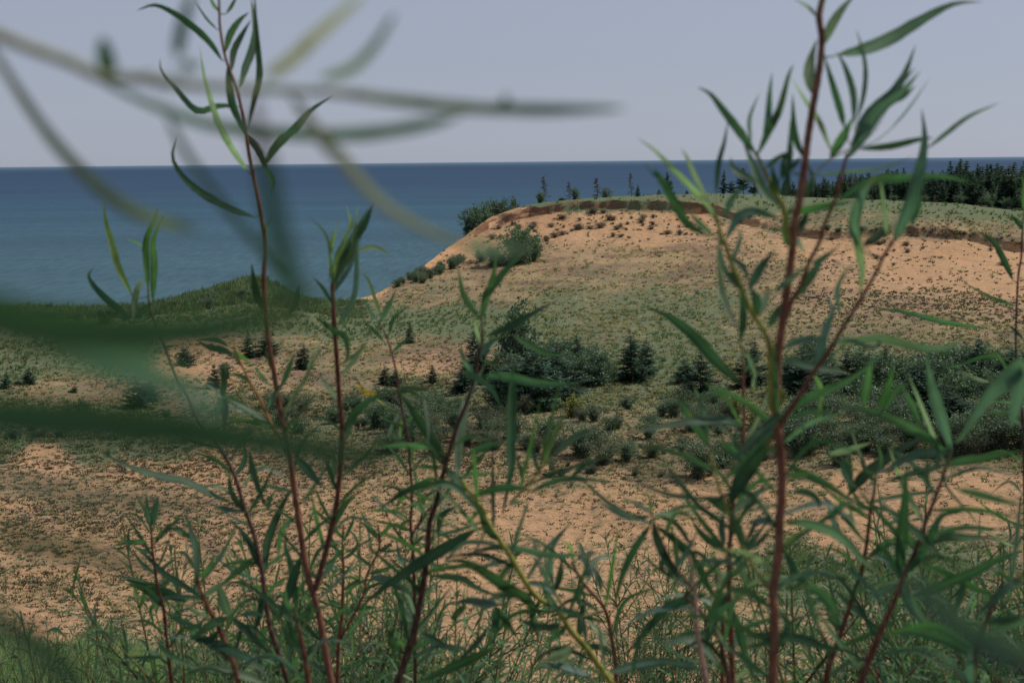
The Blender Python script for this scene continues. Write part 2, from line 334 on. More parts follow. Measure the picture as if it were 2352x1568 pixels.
# ground cover samples: view position -> green, dry brown, tuft density, dark clump share
CV = [
 (0,1540,.95,.3,1.6,.0),(250,1545,.9,.3,1.6,.0),(420,1560,.6,.3,1.2,.1),
 (100,1450,.10,.20,.8,.7),(400,1420,.06,.18,.8,.7),(100,1300,.10,.25,1.2,.8),(400,1250,.05,.2,1.2,.8),(100,1150,.12,.25,1.4,.85),(350,1100,.04,.2,1.4,.85),(100,1065,.03,.1,1.2,.9),(500,1080,.04,.15,1.3,.8),(600,1250,.06,.2,1.1,.7),(600,1450,.1,.2,.9,.6),
 (850,1450,.08,.10,.5,.5),(850,1200,.05,.15,.7,.7),(1000,1130,.10,.35,.8,.6),(1150,1200,.10,.08,.5,.4),(1150,1400,.08,.06,.35,.4),(1350,1150,.12,.10,.5,.5),(1350,1300,.15,.05,.35,.3),(1350,1500,.18,.15,.5,.3),
 (1600,1150,.15,.1,.5,.4),(1600,1250,.08,.05,.35,.3),(1650,1330,.30,.1,.6,.2),(1850,1320,.85,.1,1.0,.0),(2100,1320,.85,.1,1.0,.0),(1750,1400,.35,.2,.6,.2),(1650,1520,.25,.2,.6,.2),(1950,1200,.10,.05,.3,.4),(2000,1100,.15,.1,.4,.5),(2250,1120,.08,.05,.3,.5),(2000,1450,.25,.25,.7,.4),(2300,1450,.3,.3,.7,.4),
 (0,1010,.95,.2,1.3,.2),(200,1020,.7,.3,1.1,.3),(380,1008,.7,.4,1,.3),(0,970,.6,.5,1,.3),(300,960,.9,.3,1.1,.2),(100,890,.3,.95,1,.3),(230,885,.25,.95,1,.4),(50,850,.8,.4,1,.1),(250,840,.85,.3,1,.1),(0,800,.7,.4,1,.1),(300,780,.9,.3,1,.1),(120,750,.95,.2,1.2,.1),
 (450,845,.0,.1,.5,.8),(500,850,.05,.2,.6,.6),(430,880,.2,.7,1,.4),(650,845,.1,.5,.8,.6),(700,800,.3,.8,.8,.2),(560,930,.5,.6,1,.3),(750,960,.45,.6,1,.3),(700,740,.75,.3,1,.1),(560,700,.95,.2,1.5,.05),(480,700,.95,.2,1.5,.05),(640,690,.9,.25,1.3,.1),
 (760,705,.65,.5,.9,.1),(830,700,.6,.4,.8,.1),(800,760,.9,.2,1,.0),(950,740,1,.1,1,.0),(1050,740,.9,.3,1,.0),(850,800,.35,.85,.9,.2),(950,800,.3,.85,.9,.2),(980,830,.0,.25,.7,.8),(1040,835,.1,.3,.7,.7),(900,850,.3,.9,.9,.3),(1000,900,.6,.6,1,.3),(950,980,.5,.5,1,.4),(1100,1030,.2,.6,1,.6),
 (870,668,.02,.05,.2,.2),(960,625,.0,.03,.15,.3),(1040,570,.0,.02,.1,.3),(900,678,.3,.4,.6,.1),(1000,690,.25,.6,.7,.1),(1000,660,.35,.5,.7,.1),(1080,640,.15,.55,.6,.1),(1150,620,.10,.5,.6,.1),
 (1100,530,.0,.1,.2,.9),(1180,505,.0,.0,.12,.8),(1300,510,.0,.0,.25,1),(1450,510,.0,.0,.25,1),(1600,500,.0,.0,.2,1),(1300,545,.0,.05,.2,.9),(1500,545,.02,.08,.3,.3),(1250,580,.03,.4,.5,.1),(1400,590,.06,.45,.6,.1),(1550,590,.08,.45,.6,.1),(1700,560,.10,.3,.5,.1),(1750,520,.15,.15,.3,.1),(1680,500,.3,.3,.5,.2),
 (1200,660,.25,.6,.8,.1),(1400,640,.3,.55,.7,.1),(1600,640,.25,.6,.8,.15),(1750,630,.2,.5,.7,.2),(1300,700,.55,.5,.9,.1),(1500,700,.6,.45,.9,.1),(1650,690,.6,.45,.9,.1),(1200,760,.8,.4,.9,.05),(1400,760,.5,.6,.9,.1),(1600,760,.65,.45,.9,.1),(1750,740,.4,.65,.9,.2),(1500,850,.8,.4,1,.1),(1600,880,.5,.6,1,.2),(1400,900,.6,.5,1,.2),(1450,980,.4,.8,1,.3),(1650,960,.5,.6,1,.3),
 (1500,1030,.3,.6,.8,.5),(1700,1040,.15,.4,.6,.6),(1300,1080,.2,.4,.7,.5),
 (1850,560,.02,.1,.3,.3),(2000,570,.0,.0,.12,.8),(2200,580,.0,.0,.12,.8),(2330,600,.0,.0,.15,.8),(1900,640,.05,.25,.5,.6),(2100,640,.0,.06,.4,.9),(2300,660,.0,.05,.4,.9),(1900,700,.12,.5,1.2,.9),(2100,700,.08,.4,1.4,.95),(2300,720,.08,.4,1.4,.95),(2100,750,.3,.7,1.2,.5),(2300,765,.3,.7,1.2,.5),(1850,770,.3,.7,1,.3),
 (1450,455,.9,.2,.9,.0),(1300,462,.9,.2,.9,.0),(1650,452,.9,.2,.9,.0),(1550,462,.5,.4,.6,.2),(1750,470,.8,.2,.9,.0),(1900,470,.9,.2,.9,.0),(2100,475,.95,.15,.9,.0),(2300,490,.95,.15,.9,.0),(1950,500,.35,.55,.8,.1),(2150,500,.6,.4,.8,.1),(2300,525,.3,.6,.8,.1),(2000,515,.5,.4,.8,.1),(2150,522,.15,.7,.9,.5),(1850,500,.35,.5,.7,.1),(1800,525,.3,.4,.6,.2),
 (1900,900,.8,.3,1,.2),(2100,900,.8,.3,1,.2),(2300,900,.8,.3,1,.2),(1900,1000,.4,.5,1,.3),(2100,1000,.5,.5,1,.3),(2300,1000,.5,.5,1,.3),(2000,820,.6,.5,1,.2),(2300,830,.6,.5,1,.2)]
CVa = np.array(CV)
val = (CVa[:, 1] > 855) & (CVa[:, 1] < 1035) & ((CVa[:, 0] > 520) | (CVa[:, 1] > 900))
top = CVa[:, 1] < 492
CVa[top, 4] *= .45; CVa[top, 2] = np.clip(CVa[top, 2] * 1.15, 0, 1)
CVa[val, 4] *= 1.8; CVa[val, 5] += .22; CVa[val, 3] = np.clip(CVa[val, 3] + .15, 0, 1)
def cover(p):
    """p (n,2) view positions on the ground -> (n,4)"""
    x = np.clip(p[:, 0], -50, 2400); y = np.clip(p[:, 1], 440, 1568)
    sy = np.interp(CVa[:, 1], [440, 700, 1568], [3.4, 2.2, 1.0])
    out = np.zeros((len(p), 4))
    for s in range(0, len(p), 20000):
        xs, ys = x[s:s + 20000, None], y[s:s + 20000, None]
        d = ((xs - CVa[None, :, 0]) ** 2 + ((ys - CVa[None, :, 1]) * sy[None]) ** 2) + 300
        wt = d ** -2.3
        out[s:s + 20000] = (wt @ CVa[:, 2:]) / wt.sum(1)[:, None]
    return out
jx = fbm(GX / 12, GY / 12, 5, 21) * 170; jy = fbm(GX / 12, GY / 12, 5, 31) * np.interp(GP[..., 1], [440, 560, 760, 1500], [10, 18, 34, 90])
cv = cover((GP + np.stack([jx, jy], -1)).reshape(-1, 2)).reshape(NA, NR, 4)
front = GV @ F > 0
behind = (t_ > 16.2) | ~front
cv[behind] = (.7, .4, .8, .1)
cv[(GR < 20)] = (.6, .5, .8, .1)
# bare earth exposed on the scarp faces
scarp = np.clip(1.6 - np.abs(t_ - 14.6) / 0.50, 0, 1) * np.interp(GP[..., 0], [1030, 1120, 1640, 1720, 1800, 2400, 2900], [0, .95, .8, .4, .5, .7, .5])
scarp *= np.clip(0.55 + 3.6 * fbm(azf[:, None] * 170, t_ * 5, 4, 44), 0, 1) * np.clip(.75 + 2.2 * fbm(azf[:, None] * 30, t_ * 0, 2, 45), .15, 1)
colr = np.stack([cv[..., 0], cv[..., 1], scarp * np.ones_like(GR)], -1)
idx = np.arange(NA * NR).reshape(NA, NR)
q = np.stack([idx[:-1, :-1], idx[:-1, 1:], idx[1:, 1:], idx[1:, :-1]], -1).reshape(-1, 4)

# --- dune material
m, t, out = new_mat('dune_sand')
at = N(t, 'ShaderNodeAttribute'); at.attribute_name = 'tint'
sep = t.nodes.new('ShaderNodeSeparateColor'); t.links.new(at.outputs['Color'], sep.inputs[0])
geo = t.nodes.new('ShaderNodeNewGeometry'); pos = geo.outputs['Position']
def nz(scale, detail=4.0, rough=0.6, off=None, stretch=None):
    n = N(t, 'ShaderNodeTexNoise', Scale=scale, Detail=detail, Roughness=rough)
    if stretch:
        mp = t.nodes.new('ShaderNodeMapping'); mp.inputs['Scale'].default_value = stretch; t.links.new(pos, mp.inputs[0]); t.links.new(mp.outputs[0], n.inputs['Vector'])
    else: t.links.new(pos, n.inputs['Vector'])
    return n.outputs['Fac']
n1, n2, n3, n4 = nz(.12), nz(1.3, 6), nz(5, 5, .7), nz(.5, 5)
sand = mixc(t, ramp(t, n1, .35, .65), (0.50, 0.295, 0.158), (0.54, 0.338, 0.186))
sand = mixc(t, ramp(t, n2, .45, .75), sand, (0.425, 0.255, 0.145))
def thr(cover, noise, lo, w):
    """cover 0..1 turned into patches: smoothstep(noise + cover - 1)"""
    a = N(t, 'ShaderNodeMath', operation='ADD'); t.links.new(cover, a.inputs[0]); t.links.new(noise, a.inputs[1])
    return ramp(t, a.outputs[0], lo, lo + w)
brown = mixc(t, n4, (0.25, 0.172, 0.108), (0.20, 0.130, 0.090))
gold = mixc(t, n3, (0.42, 0.295, 0.165), (0.28, 0.205, 0.115))
dry = mixc(t, ramp(t, n1, .42, .6), gold, brown)
nm = N(t, 'ShaderNodeMath', operation='MULTIPLY_ADD'); t.links.new(n2, nm.inputs[0]); nm.inputs[1].default_value = .7; t.links.new(n3, nm.inputs[2])
nm2 = N(t, 'ShaderNodeMath', operation='MULTIPLY_ADD'); t.links.new(n4, nm2.inputs[0]); nm2.inputs[1].default_value = .8; t.links.new(nm.outputs[0], nm2.inputs[2]); nzz = nm2.outputs[0]
c1 = mixc(t, thr(sep.outputs[1], nzz, 1.24, .5), sand, dry)
green = mixc(t, n4, (0.128, 0.172, 0.088), (0.195, 0.205, 0.118))
green = mixc(t, ramp(t, n3, .4, .7), green, (0.090, 0.120, 0.064))
c2 = mixc(t, thr(sep.outputs[0], nzz, 1.36, .55), c1, green)
earth = mixc(t, ramp(t, n3, .35, .65), (0.130, 0.064, 0.043), (0.28, 0.145, 0.088))
c3 = mixc(t, ramp(t, sep.outputs[2], .12, .75), c2, earth)
pb = t.nodes.new('ShaderNodeBsdfPrincipled'); pb.inputs['Roughness'].default_value = .95; pb.inputs['Specular IOR Level'].default_value = .1
t.links.new(c3, pb.inputs['Base Color'])
hs0 = N(t, 'ShaderNodeMath', operation='ADD'); t.links.new(n2, hs0.inputs[0]); t.links.new(n3, hs0.inputs[1])
hsum = N(t, 'ShaderNodeMath', operation='MULTIPLY_ADD'); t.links.new(n4, hsum.inputs[0]); hsum.inputs[1].default_value = 3.5; t.links.new(hs0.outputs[0], hsum.inputs[2])
bp = t.nodes.new('ShaderNodeBump'); bp.inputs['Strength'].default_value = .8; bp.inputs['Distance'].default_value = .22
t.links.new(hsum.outputs[0], bp.inputs['Height']); t.links.new(bp.outputs[0], pb.inputs['Normal'])
t.links.new(pb.outputs[0], out.inputs[0])
ground = mk('ground', GV.reshape(-1, 3), [q], m, None, colr.reshape(-1, 3))
tag(ground, 'sand dunes with bare sand and grassy hollows reaching down to the lake', 'ground', kind='structure')
BV = BVHTree.FromPolygons([tuple(v) for v in GV.reshape(-1, 3)], q.tolist())
def gz(x, y):
    h = BV.ray_cast(Vector((x, y, 60)), Vector((0, 0, -1)))
    return h[0][2] if h[0] else -5.0
def hit(x, y, rmin=20):
    """the point of the ground seen at view position x, y (skipping the near bank)"""
    v = Vector(ray(x, y)).normalized(); o = v * rmin
    h = BV.ray_cast(o, v, 2000)
    return np.array(h[0]) if h[0] else None

# ------------------------------------------------------------------ lake
m, t, out = new_mat('lake_water')
geo = t.nodes.new('ShaderNodeNewGeometry'); pos = geo.outputs['Position']
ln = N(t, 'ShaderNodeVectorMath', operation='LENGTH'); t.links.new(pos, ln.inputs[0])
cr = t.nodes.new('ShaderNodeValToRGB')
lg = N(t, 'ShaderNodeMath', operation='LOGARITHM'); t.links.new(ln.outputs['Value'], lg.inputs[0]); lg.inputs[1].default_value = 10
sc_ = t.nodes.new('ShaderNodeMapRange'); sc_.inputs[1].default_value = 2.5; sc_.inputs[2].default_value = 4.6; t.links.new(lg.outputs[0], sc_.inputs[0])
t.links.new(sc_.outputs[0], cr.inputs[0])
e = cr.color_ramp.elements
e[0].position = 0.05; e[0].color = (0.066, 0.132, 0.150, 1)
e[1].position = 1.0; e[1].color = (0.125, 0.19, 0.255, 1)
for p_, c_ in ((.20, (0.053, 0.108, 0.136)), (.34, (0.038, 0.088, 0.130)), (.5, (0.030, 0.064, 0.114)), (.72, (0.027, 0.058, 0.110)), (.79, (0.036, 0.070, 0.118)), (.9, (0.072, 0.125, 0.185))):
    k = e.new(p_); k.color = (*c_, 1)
mp = t.nodes.new('ShaderNodeMapping'); mp.inputs['Scale'].default_value = (0.0012, 0.006, 1); t.links.new(pos, mp.inputs[0])
nb = N(t, 'ShaderNodeTexNoise', Scale=1.0, Detail=5.0, Roughness=.65); t.links.new(mp.outputs[0], nb.inputs['Vector'])
mpc = t.nodes.new('ShaderNodeMapping'); mpc.inputs['Scale'].default_value = (0.25, 0.035, 1); t.links.new(pos, mpc.inputs[0])
nc = N(t, 'ShaderNodeTexNoise', Scale=1.0, Detail=6.0, Roughness=.75); t.links.new(mpc.outputs[0], nc.inputs['Vector'])
mr = t.nodes.new('ShaderNodeMapRange'); mr.inputs[1].default_value = .35; mr.inputs[2].default_value = .68; mr.inputs[3].default_value = .88; mr.inputs[4].default_value = 1.11; t.links.new(nb.outputs['Fac'], mr.inputs[0])
mr3 = t.nodes.new('ShaderNodeMapRange'); mr3.inputs[1].default_value = .3; mr3.inputs[2].default_value = .7; mr3.inputs[3].default_value = .74; mr3.inputs[4].default_value = 1.28; t.links.new(nc.outputs['Fac'], mr3.inputs[0])
mu = N(t, 'ShaderNodeMath', operation='MULTIPLY'); t.links.new(mr.outputs[0], mu.inputs[0]); t.links.new(mr3.outputs[0], mu.inputs[1])
vm = N(t, 'ShaderNodeVectorMath', operation='SCALE'); t.links.new(cr.outputs[0], vm.inputs[0]); t.links.new(mu.outputs[0], vm.inputs[3])
df = t.nodes.new('ShaderNodeBsdfDiffuse'); t.links.new(vm.outputs[0], df.inputs[0])
gl = t.nodes.new('ShaderNodeBsdfGlossy'); gl.inputs['Roughness'].default_value = .35; gl.inputs['Color'].default_value = (.6, .7, .8, 1)
bw = N(t, 'ShaderNodeTexNoise', Scale=.25, Detail=4.0); t.links.new(pos, bw.inputs['Vector'])
bp = t.nodes.new('ShaderNodeBump'); bp.inputs['Strength'].default_value = .6; bp.inputs['Distance'].default_value = 1.0; t.links.new(bw.outputs['Fac'], bp.inputs['Height'])
t.links.new(bp.outputs[0], gl.inputs['Normal'])
ms = t.nodes.new('ShaderNodeMixShader'); ms.inputs[0].default_value = .10
t.links.new(df.outputs[0], ms.inputs[1]); t.links.new(gl.outputs[0], ms.inputs[2]); t.links.new(ms.outputs[0], out.inputs[0])
th = np.linspace(0, 2 * np.pi, 180, endpoint=False); rs = np.array([0.1, 150, 400, 1000, 3000, 10000, 45000])
LV = np.stack([rs[:, None] * np.cos(th), rs[:, None] * np.sin(th), np.full((len(rs), len(th)), -56.0)], -1)
li = np.arange(LV.shape[0] * LV.shape[1]).reshape(len(rs), -1)
lq = np.stack([li[:-1], np.roll(li, -1, 1)[:-1], np.roll(li, -1, 1)[1:], li[1:]], -1).reshape(-1, 4)[:, ::-1]
lake = mk('lake', LV.reshape(-1, 3), [lq], m)
tag(lake, 'blue lake turning teal towards the shore', 'water', kind='structure')
# ------------------------------------------------------------------ small grass tufts (uncountable)
def tufts(P0, nb, hgt, spread, wid, col, cvar=.25):
    """P0 (n,3) bases; arrays hgt, spread, wid (n,), col (n,3) -> blades as narrow two-piece strips"""
    n = len(P0); B = n * nb
    P_ = np.repeat(P0, nb, 0); h = np.repeat(hgt, nb) * R.uniform(.55, 1.1, B); sp = np.repeat(spread, nb)
    a = R.uniform(0, 2 * np.pi, B); rr = R.uniform(0, 1, B) ** .5
    base = P_ + np.stack([np.cos(a) * rr * sp * .45, np.sin(a) * rr * sp * .45, -0.02 + 0 * a], -1)
    lean = R.uniform(.1, 1.0, B) * sp
    tip = base + np.stack([np.cos(a) * lean + .1 * h, np.sin(a) * lean, h], -1)
    mid = base * .5 + tip * .5 + np.stack([0 * a, 0 * a, h * .16], -1)
    b = R.uniform(0, np.pi, B); s = np.stack([np.cos(b), np.sin(b), 0 * b], -1) * (np.repeat(wid, nb) * .5)[:, None]
    V = np.stack([base - s, base + s, mid + s * .8, mid - s * .8, tip], 1)
    i0 = np.arange(B)[:, None] * 5
    Q = i0 + np.array([[0, 1, 2, 3]]); T = i0 + np.array([[3, 2, 4]])
    c = np.repeat(col, nb, 0) * R.uniform(1 - cvar, 1 + cvar, (B, 1))
    C = np.repeat(c, 5, 0)
    return V.reshape(-1, 3), Q, T, C
# cells of the ground grid, their size in the view and their distance
P2 = GP; a_ = P2[1:, :-1] - P2[:-1, :-1]; b_ = P2[:-1, 1:] - P2[:-1, :-1]
area = -(a_[..., 0] * b_[..., 1] - a_[..., 1] * b_[..., 0])
cx = (P2[:-1, :-1] + P2[1:, 1:]) / 2
rc = (GR[:-1, :-1] + GR[1:, 1:]) / 2
ok = front[:-1, :-1] & front[1:, 1:] & (rc > 24) & (rc < 320) & (cx[..., 0] > -250) & (cx[..., 0] < 2600) & (cx[..., 1] < 1640) & (cx[..., 1] > 430)
A = np.where(ok, np.clip(area, 0, 5000) + .02, 0)
cvc = cv[:-1, :-1]
per = np.interp(rc, [25, 60, 100, 150, 250], [1 / 120, 1 / 62, 1 / 42, 1 / 42, 1 / 44])
lam = A * per * np.clip(cvc[..., 2], 0, 2) ** 1.3 * (0.35 + 1.9 * np.clip(.5 + 1.3 * fbm(GX[:-1, :-1] / 5, GY[:-1, :-1] / 5, 4, 77), 0, 1) ** 1.4)
lam = lam * (1 - .9 * np.clip(scarp[:-1, :-1] * 2, 0, 1) * (cx[..., 0] > 1030))
cnt = R.poisson(lam)
ii, jj = np.nonzero(cnt); k = cnt[ii, jj]; ii = np.repeat(ii, k); jj = np.repeat(jj, k); n = len(ii)
u = R.uniform(0, 1, n)[:, None]; v = R.uniform(0, 1, n)[:, None]
pt = (GV[ii, jj] * (1 - u) + GV[ii + 1, jj] * u) * (1 - v) + (GV[ii, jj + 1] * (1 - u) + GV[ii + 1, jj + 1] * u) * v
cc = cvc[ii, jj]; rr_ = rc[ii, jj]
sel = R.uniform(0, 1, n)
dark = sel < cc[:, 3]
gsh = cc[:, 0] / (cc[:, 0] + cc[:, 1] + 1e-3)
isg = (~dark) & (R.uniform(0, 1, n) < gsh)
col = np.where(dark[:, None], np.array([[.090, .058, .050]]), np.where(isg[:, None], np.array([[.125, .165, .085]]), np.array([[.36, .285, .170]])))
dg = dark & (R.uniform(0, 1, n) < .3); col[dg] = (.085, .115, .065)
big = R.uniform(.5, 1.3, n) * np.where(dark, .9, 1.1)
hgt = big * np.interp(rr_, [25, 60, 150, 250], [.085, .11, .24, .38]); spr = big * np.interp(rr_, [25, 60, 150, 250], [.13, .18, .28, .38])
hgt = hgt * np.where(isg & (cc[:, 0] > .6), 1.5, 1)
wid = np.interp(rr_, [25, 60, 150, 250], [.026, .045, .08, .12])
print('TUFTS', n)
V_, Q_, T_, C_ = tufts(pt, 9, hgt, spr, wid, col)
o = mk('grass_tufts', V_, [Q_, T_], M_GRASS, None, C_)
tag(o, 'small dry and green dune grass tufts scattered over the sand', 'grass', kind='stuff')
# the close bank at lower left: long green blades
n = 9000
gx = R.uniform(-7.5, 1.5, n); gy = R.uniform(9.0, 16.5, n)
pp = np.array([(a, b, gz(a, b)) for a, b in zip(gx, gy)])
keep = R.uniform(0, 1, n) < np.interp(gx, [-7, -2.2, -1, 1.5], [1, .9, .5, .25]); pp = pp[keep]; n = len(pp)
cg = np.where(R.uniform(0, 1, (n, 1)) < .18, np.array([[.42, .37, .23]]), np.array([[.24, .34, .15]]) * R.uniform(.6, 1.2, (n, 1)))
V_, Q_, T_, C_ = tufts(pp, 5, R.uniform(.12, .34, n), R.uniform(.06, .22, n), np.full(n, .007), cg, .2)
o = mk('dune_grass', V_, [Q_, T_], M_GRASS, None, C_)
tag(o, 'long pale green dune grass on the close bank at the bottom left', 'grass', kind='stuff')
# tall grass and weeds over the shore ridge on the left, along its skyline
n = 5200
xs = R.uniform(-250, 840, n); rad = R.uniform(146, 164, n)
pp = []
for x, r in zip(xs, rad):
    v = ray(x, 600); h = math.hypot(v[0], v[1]); X, Y = v[0] / h * r, v[1] / h * r; pp.append((X, Y, gz(X, Y)))
pp = np.array(pp); hh = R.uniform(.4, 1.3, n) * np.interp(xs, [-250, 380, 480, 640, 700, 840], [.8, .8, .8, .75, .5, .35])
cg = np.array([[.082, .120, .068]]) * R.uniform(.6, 1.6, (n, 1)); pk = R.uniform(0, 1, n) < .15; cg[pk] = (.20, .19, .10)
V_, Q_, T_, C_ = tufts(pp, 9, hh, R.uniform(.2, .6, n), np.full(n, .055), cg)
o = mk('ridge_grass', V_, [Q_, T_], M_GRASS, None, C_)
tag(o, 'tall green weeds and grass along the shore ridge above the lake', 'grass', kind='stuff')

# ------------------------------------------------------------------ conifers
def rotz(v, a):
    c, s = math.cos(a), math.sin(a); return np.stack([v[..., 0] * c - v[..., 1] * s, v[..., 0] * s + v[..., 1] * c, v[..., 2]], -1)
def spruce(name, seed, width=.30, lev=26, ragged=.15, bare=0.05, colr=(.058, .102, .072), droop=.25, taper=.85, fuzz=1.0):
    rg = np.random.default_rng(seed)
    root = thing(name, (0, 0, 0), 'tree', 'conifer tree')
    tb = MB(); z = np.linspace(-.02, .98, 12)
    px = np.cumsum(rg.normal(0, .003, 12)); py = np.cumsum(rg.normal(0, .003, 12))
    tube(tb, np.stack([px, py, z], 1), np.interp(z, [0, 1], [.017, .002]), (.10, .075, .058), 7)
    fb = MB(); V = []; C = []
    for L in range(lev):
        zz = bare + (1 - bare) * (L + rg.uniform(-.3, .3)) / lev
        if zz > .99: continue
        zz = max(zz, .02)
        prof = (1 - zz) ** taper * min(1, (zz - bare) * 7 + .55)
        nb = rg.integers(5, 9)
        for k in range(nb):
            a = rg.uniform(0, 2 * np.pi); ln_ = width * prof * rg.uniform(1 - ragged * 2.5, 1 + ragged) + .012
            if rg.uniform() < ragged * .5: continue
            up = rg.uniform(-.1, .35) - droop * (1 - zz)
            m_ = max(3, int(ln_ * 34))
            s = np.linspace(.12, 1, m_)
            cxs = s * ln_; czs = zz + cxs * up + .25 * cxs ** 2 / (ln_ + 1e-6) * .4
            tube(tb, np.stack([math.cos(a) * np.array([0, .6, 1]) * ln_, math.sin(a) * np.array([0, .6, 1]) * ln_, zz + np.array([0, .6, 1]) * ln_ * up], 1), [.0035, .002, .001], (.09, .07, .05), 3)
            for q_ in range(m_):
                nn = 4 + int(2 * fuzz)
                wl = (ln_ * .36 * (1.15 - s[q_]) + .022) * fuzz * (.4 + .6 * min(1, (1 - zz) * 3.2))
                for side in range(nn):
                    aa = a + rg.uniform(-1.2, 1.2); l2 = wl * rg.uniform(.5, 1.2)
                    b0 = np.array([math.cos(a) * cxs[q_], math.sin(a) * cxs[q_], czs[q_]]) + rg.normal(0, .004, 3)
                    d = np.array([math.cos(aa), math.sin(aa), rg.uniform(-.35, .45)]); sd_ = np.array([-d[1], d[0], rg.uniform(-.5, .5)]); ww = rg.uniform(.006, .012) * fuzz * (.5 + .5 * min(1, (1 - zz) * 3.2))
                    V.append([b0 - sd_ * ww, b0 + sd_ * ww, b0 + d * l2 * .6 + sd_ * ww * .9, b0 + d * l2])
                    C.append(np.array(colr) * rg.uniform(.6, 1.5) * (1 + .5 * (s[q_] > .8)))
    # leader tip
    for k in range(14):
        b0 = np.array([px[-1], py[-1], rg.uniform(.9, .99)]); a = rg.uniform(0, 6.28); d = np.array([math.cos(a) * .6, math.sin(a) * .6, 1]); s_ = np.array([-d[1], d[0], 0]) * .006
        V.append([b0 - s_, b0 + s_, b0 + d * .014 + s_ * .5, b0 + d * .028]); C.append(np.array(colr) * 1.1)
    V = np.array(V); i0 = np.arange(len(V))[:, None] * 4
    fb.add(V.reshape(-1, 3), Q=i0 + np.array([[0, 1, 2, 3]]), C=np.repeat(np.array(C), 4, 0))
    tb.build('trunk', M_BARK, root); fb.build('crown', M_NEEDLE, root, smooth=False)
    return root
def dead_tree(name, seed, width=.22, lev=30):
    rg = np.random.default_rng(seed)
    root = thing(name, (0, 0, 0), 'tree', 'dead tree'); width *= 1.5
    tb = MB(); z = np.linspace(-.02, 1, 12); px = np.cumsum(rg.normal(0, .006, 12)); py = np.cumsum(rg.normal(0, .006, 12))
    tube(tb, np.stack([px, py, z], 1), np.interp(z, [0, 1], [.013, .003]), (.13, .105, .095), 7)
    bb = MB()
    for L in range(lev * 2):
        zz = rg.uniform(.12, .99); ln_ = width * (1 - zz * .75) * rg.uniform(.45, 1); a = rg.uniform(0, 6.28)
        cxp, cyp = np.interp(zz, z, px), np.interp(zz, z, py); up = rg.uniform(-.5, .4)
        p = np.stack([cxp + math.cos(a) * np.array([0, .5, 1]) * ln_, cyp + math.sin(a) * np.array([0, .5, 1]) * ln_, zz + np.array([0, .4, 1.2]) * ln_ * up], 1)
        tube(bb, p, [.005, .004, .003], (.12, .10, .09), 4)
        for k in range(10):
            f = rg.uniform(.25, 1); b0 = p[0] * (1 - f) + p[2] * f; d = rg.normal(0, 1, 3); d /= np.linalg.norm(d); l2 = rg.uniform(.02, .07)
            tube(bb, np.array([b0, b0 + d * l2 * .5 + [0, 0, .003], b0 + d * l2]), [.0040, .0032, .0024], (.12, .10, .09), 3)
    tb.build('trunk', M_BARK, root); bb.build('crown', M_BARK, root)
    return root
def bush(name, seed, w=.55, leaves=3600, colr=(.07, .10, .055), col2=(.16, .19, .14), size=.028, cat='shrub', stems=13, open_=.0, upright=False):
    """height about 1; leaf sprays spread over arching limbs"""
    rg = np.random.default_rng(seed)
    root = thing(name, (0, 0, 0), 'shrub', cat)
    sb = MB(); tips = []
    for k in range(stems):
        a = rg.uniform(0, 6.28); r = w * rg.uniform(.1, .95) ; hh = rg.uniform(.7, 1.0) * math.sqrt(max(.1, 1 - (r / w) ** 2 * .7))
        p = catmull([(0.02 * math.cos(a), 0.02 * math.sin(a), -.02), (r * .45 * math.cos(a), r * .45 * math.sin(a), hh * .5), (r * math.cos(a), r * math.sin(a), hh)], 7)
        tube(sb, p, np.linspace(.012, .003, 7), (.09, .065, .05), 5)
        for j in range(14):
            f = rg.uniform(.08, 1); b0 = p[min(6, int(f * 6))]; d = rg.normal(0, 1, 3); d[2] = abs(d[2]) + .3 if upright else d[2] * .6 + .35; d /= np.linalg.norm(d); l2 = rg.uniform(.14, .32)
            e_ = b0 + d * l2; e_[2] = max(e_[2], .02)
            tube(sb, np.array([b0, (b0 + e_) / 2 + [0, 0, .01], e_]), [.004, .003, .0015], (.09, .07, .05), 3)
            tips.append((b0, e_))
    n = leaves; pick = rg.integers(0, len(tips), n); f = rg.uniform(.1, 1.08, (n, 1))
    B0 = np.array([x[0] for x in tips])[pick]; E0 = np.array([x[1] for x in tips])[pick]
    c = B0 * (1 - f) + E0 * f + rg.normal(0, .032 + open_, (n, 3)); c[:, 2] = np.abs(c[:, 2])
    d = rg.normal(0, 1, (n, 3)); d[:, 2] = d[:, 2] * .7 + .4; d /= np.linalg.norm(d, axis=1)[:, None]
    s = np.cross(d, rg.normal(0, 1, (n, 3))); s /= np.linalg.norm(s, axis=1)[:, None]
    L = (size * 1.9 * rg.uniform(.6, 1.4, n))[:, None]; W = L * .30
    V = np.stack([c, c + d * L * .5 + s * W, c + d * L, c + d * L * .5 - s * W], 1)
    cl = np.where(rg.uniform(0, 1, (n, 1)) < .22, np.array([col2]), np.array([colr])) * rg.uniform(.6, 1.4, (n, 1))
    fb = MB(); fb.add(V.reshape(-1, 3), Q=np.arange(n)[:, None] * 4 + np.array([[0, 1, 2, 3]]), C=np.repeat(cl, 4, 0))
    sb.build('limbs', M_BARK, root); fb.build('foliage', M_SHRUB, root, smooth=False)
    return root

